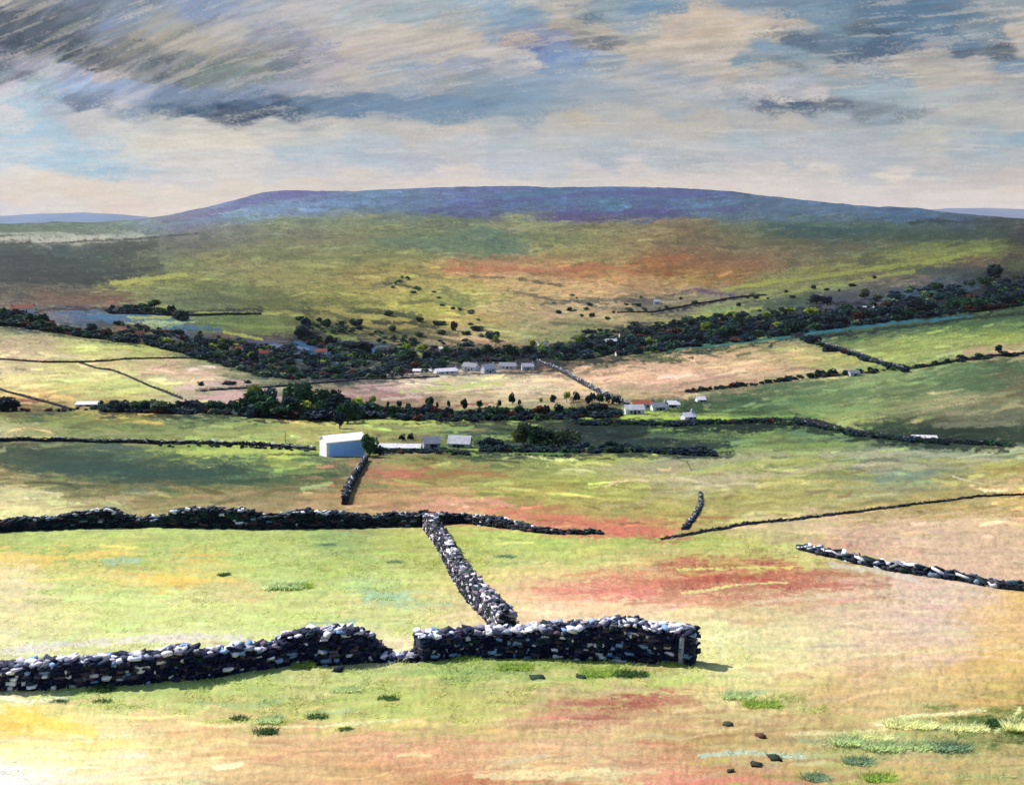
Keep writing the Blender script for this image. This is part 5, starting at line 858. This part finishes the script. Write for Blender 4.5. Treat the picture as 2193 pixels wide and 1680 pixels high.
TK = {'dark': ((52,84,56),(80,112,62)), 'sage': ((176,196,146),(204,214,156)), 'lime': ((170,192,92),(140,165,80)), 'pale': ((236,236,185),(214,216,156)), 'blue': ((150,172,140),(112,140,104))}
def tuft(px, py, wpx, hpx, kind, label, group=None, n=None, name='rush_clump', cat='rushes'):
    x, y, z = G(px, py); k = y / F; w = wpx * k / 2; h = hpx * k
    rng = np.random.default_rng(int(px * 7 + py)); n = n or int(60 + wpx * 2.2)
    c = np.zeros((n, 3)); hpx *= .5; h = hpx * k; c[:, 0] = (np.linspace(-1, 1, n) * .8 + rng.normal(0, .04, n)) * w; c[:, 1] = rng.normal(0, .3, n) * w * .4
    a, b = lin(TK[kind][0]), lin(TK[kind][1]); t_ = rng.uniform(0, 1, (n, 1)); colr = (a * t_ + b * (1 - t_)) * 1.15
    c[:, 0] = np.clip(c[:, 0], -w * 1.15, w * 1.15)
    V, Fq, Cc = blades(c, 3, np.full(n, h * .9), .2, 1.0, colr, rng, wd=.011)
    o = npmesh(name, V, Fq, M['grass'], Cc); o.location = (x, y, z); tag(o, label, cat, group); return o
for a in ((605,1262,84,30,'sage','big grey-green rush clump in the lime meadow'),(480,1232,22,13,'dark','small dark rush clump in the middle of the lime meadow'),(640,1258,60,20,'lime','yellowish rush clump right of the big grey-green one'),
          (700,1166,40,10,'blue','blue-green rush clump under the mossy wall'),(815,1284,60,10,'sage','pale mint clump left of the climbing pale wall'),(845,1205,34,10,'blue','small blue-green clump beside the climbing pale wall'),
          (1080,1192,44,12,'blue','blue-green clump in the top of the pink field'),(730,1342,40,8,'blue','flat blue-green clump behind the foreground wall'),
          (220,1478,42,22,'dark','dark green clump under the left foreground wall'),(126,1502,34,9,'dark','left of two flat dark clumps below the left wall end'),(218,1502,30,9,'dark','right of two flat dark clumps below the left wall end'),
          (1286,1444,90,24,'lime','yellow-green clump at the foot of the tall wall'),(1350,1446,70,22,'dark','dark green clump at the foot of the tall wall'),(1100,1432,80,22,'lime','yellow-green clump under the low end of the tall wall'),(1440,1424,40,20,'lime','yellow-green clump at the squared wall head'),
          (650,1428,30,22,'lime','yellow-green clump in front of the sagging wall'),(1000,1414,60,16,'lime','yellow-green clump between the two foreground walls'),(511,1540,28,14,'dark','left of the dark clumps on the orange bank'),(678,1534,38,13,'dark','dark clump right on the green bank'),(569,1568,40,20,'dark','largest and lowest dark clump on the orange bank'),(739,1562,18,9,'dark','smallest dark clump at the right of the bank'),(830,1497,34,14,'dark','dark clump high on the bank below the wall gap'),
          (575,1545,46,26,'sage','grey-green clump above the largest dark clump'),(740,1480,70,16,'sage','wide grey-green clump under the sagging wall'),(1579,1492,70,24,'sage','grey-green clump right of the dark red patch'),(1630,1510,90,20,'lime','yellow-green clump right of the grey-green one'),
          (1837,1632,60,22,'blue','blue-green clump in the lower right corner'),(1746,1666,44,24,'blue','dark blue-green clump lowest at the right'),(1812,1592,60,34,'sage','left grey-green clump of the lower right rushes'),(1893,1604,80,34,'sage','middle grey-green clump of the lower right rushes'),(1980,1602,70,26,'sage','third grey-green clump of the lower right rushes'),(2034,1604,76,30,'blue','blue-green clump right of the grey-green rushes'),
          (2140,1552,54,22,'dark','dark clump on the green bank at the right edge'),(1950,1554,120,26,'pale','long drift of bleached grass above the lower right rushes'),(1860,1580,110,24,'pale','bleached grass beside the left grey-green rushes'),(2065,1560,90,22,'pale','bleached grass left of the dark clump at the right edge'),(2172,1562,26,44,'pale','tall bleached stalks at the right edge'),(1880,1668,60,24,'lime','yellow-green clump at the lower right')):
    tuft(*a)
def loose(px, py, wpx, hpx, colr, label, seed):
    x, y, z = G(px, py); k = y / F; rng = np.random.default_rng(seed)
    V, Fq, Cc = stones(np.array([[0, 0, hpx * k * .1]]), np.array([[wpx * k * .62, wpx * k * .5, hpx * k * .8]]), rng.uniform(-.3, .3, 1), np.zeros(1), np.array([lin(colr)]) * .9, rng, .34)
    o = npmesh('field_boulder', V, Fq, M['stone'], Cc); o.location = (x, y, z); tag(o, label, 'stone', 'loose stones lying in the foreground turf')
for i, a in enumerate(((1559,1550,30,7,(60,66,44),'flat dark stone under the dark red patch'),(1630,1576,34,9,(90,60,44),'brownish stone left of the lower right rushes'),(1660,1625,44,10,(36,46,34),'largest flat dark stone on the orange turf'),
          (1620,1639,38,8,(44,50,40),'flat dark stone just below the largest one'),(1564,1652,22,7,(52,56,40),'smallest dark stone, lowest of the group'),(1150,1450,44,4,(34,54,40),'thin dark slab below the tall wall'),(1245,1448,40,4,(30,44,40),'thin dark slab right of the other slab'),
          (725,1437,34,17,(24,30,44),'fallen navy block under the sagging wall'),(925,1412,34,20,(20,26,40),'fallen navy block at the left end of the tall wall'),(838,1413,20,12,(30,34,48),'small fallen block in the wall gap'))):
    loose(*a, 400 + i)
def post(px, py, hpx, lean, label):
    x, y, z = G(px, py); k = y / F; h = hpx * k; V = []; Fq = []; boxm(V, Fq, -.07, .07, -.07, .07, -.3, h); boxm(V, Fq, -.05, .05, -.05, .05, h, h + .05)
    o = pymesh('fence_post', V, Fq, M['wood'], None); o.location = (x, y, z); o.rotation_euler = (0, lean, 0); tag(o, label, 'post', 'old fence posts')
post(1482,1006,24,-.5,'leaning weathered post alone in the right pasture'); post(2113,708,9,.1,'thin pale post in the upper right pasture')
post(610,960,34,.05,'pale post standing on the wall left of the barn'); post(1124,1136,12,.1,'stub post on the tapering dark wall')

# ------------------------------------------------------------------ camera, light, render
cam_d = bpy.data.cameras.new('camera'); cam = bpy.data.objects.new('camera', cam_d); COL.objects.link(cam)
cam.location = (0, 0, 0); cam.rotation_euler = (R(90), 0, 0)
cam_d.sensor_width = 36; cam_d.sensor_fit = 'HORIZONTAL'; cam_d.lens = 36 * F / 2193
cam_d.shift_y = -(839.8 - HZ) / 2193.0
cam_d.clip_start = .1; cam_d.clip_end = 40000
scene.camera = cam

w = bpy.data.worlds.new('World'); scene.world = w; w.use_nodes = True
nt = w.node_tree; bg = nt.nodes['Background']; sk = nt.nodes.new('ShaderNodeTexSky'); sk.sky_type = 'NISHITA'; sk.sun_disc = False
sk.sun_elevation = SUN_EL; sk.sun_rotation = SUN_AZ
nt.links.new(sk.outputs[0], bg.inputs['Color']); bg.inputs['Strength'].default_value = .10
sd = bpy.data.lights.new('sun', 'SUN'); sd.energy = 3.6; sd.angle = R(.6); sd.color = (1, .965, .90)
so = bpy.data.objects.new('sun', sd); COL.objects.link(so)
from mathutils import Vector
dirv = Vector((math.sin(SUN_AZ) * math.cos(SUN_EL), math.cos(SUN_AZ) * math.cos(SUN_EL), math.sin(SUN_EL)))
so.rotation_euler = dirv.to_track_quat('Z', 'Y').to_euler(); so.location = dirv * 60
scene.view_settings.view_transform = 'Standard'; scene.view_settings.look = 'None'
scene.view_settings.exposure = EXPO; scene.view_settings.gamma = 1; scene.view_settings.use_curve_mapping = False
scene.render.resolution_x = 1024; scene.render.resolution_y = 784
# ------------------------------------------------------------------ air
V = []; Fq = []; boxm(V, Fq, -8600, 8600, -420, 12000, float(Za.min()) - 260, 330)
hz = bpy.data.materials.new('air'); hz.use_nodes = True; N = hz.node_tree.nodes; N.remove(N['Principled BSDF'])
pv = N.new('ShaderNodeVolumePrincipled'); pv.inputs['Color'].default_value = (.84, .87, .93, 1); pv.inputs['Density'].default_value = 1.5e-5; pv.inputs['Density Attribute'].default_value = ''; pv.inputs['Anisotropy'].default_value = .0
hz.node_tree.links.new(pv.outputs[0], N['Material Output'].inputs['Volume'])
tag(pymesh('haze', V, Fq, hz, None), kind='stuff')
print('objects', len(bpy.data.objects))
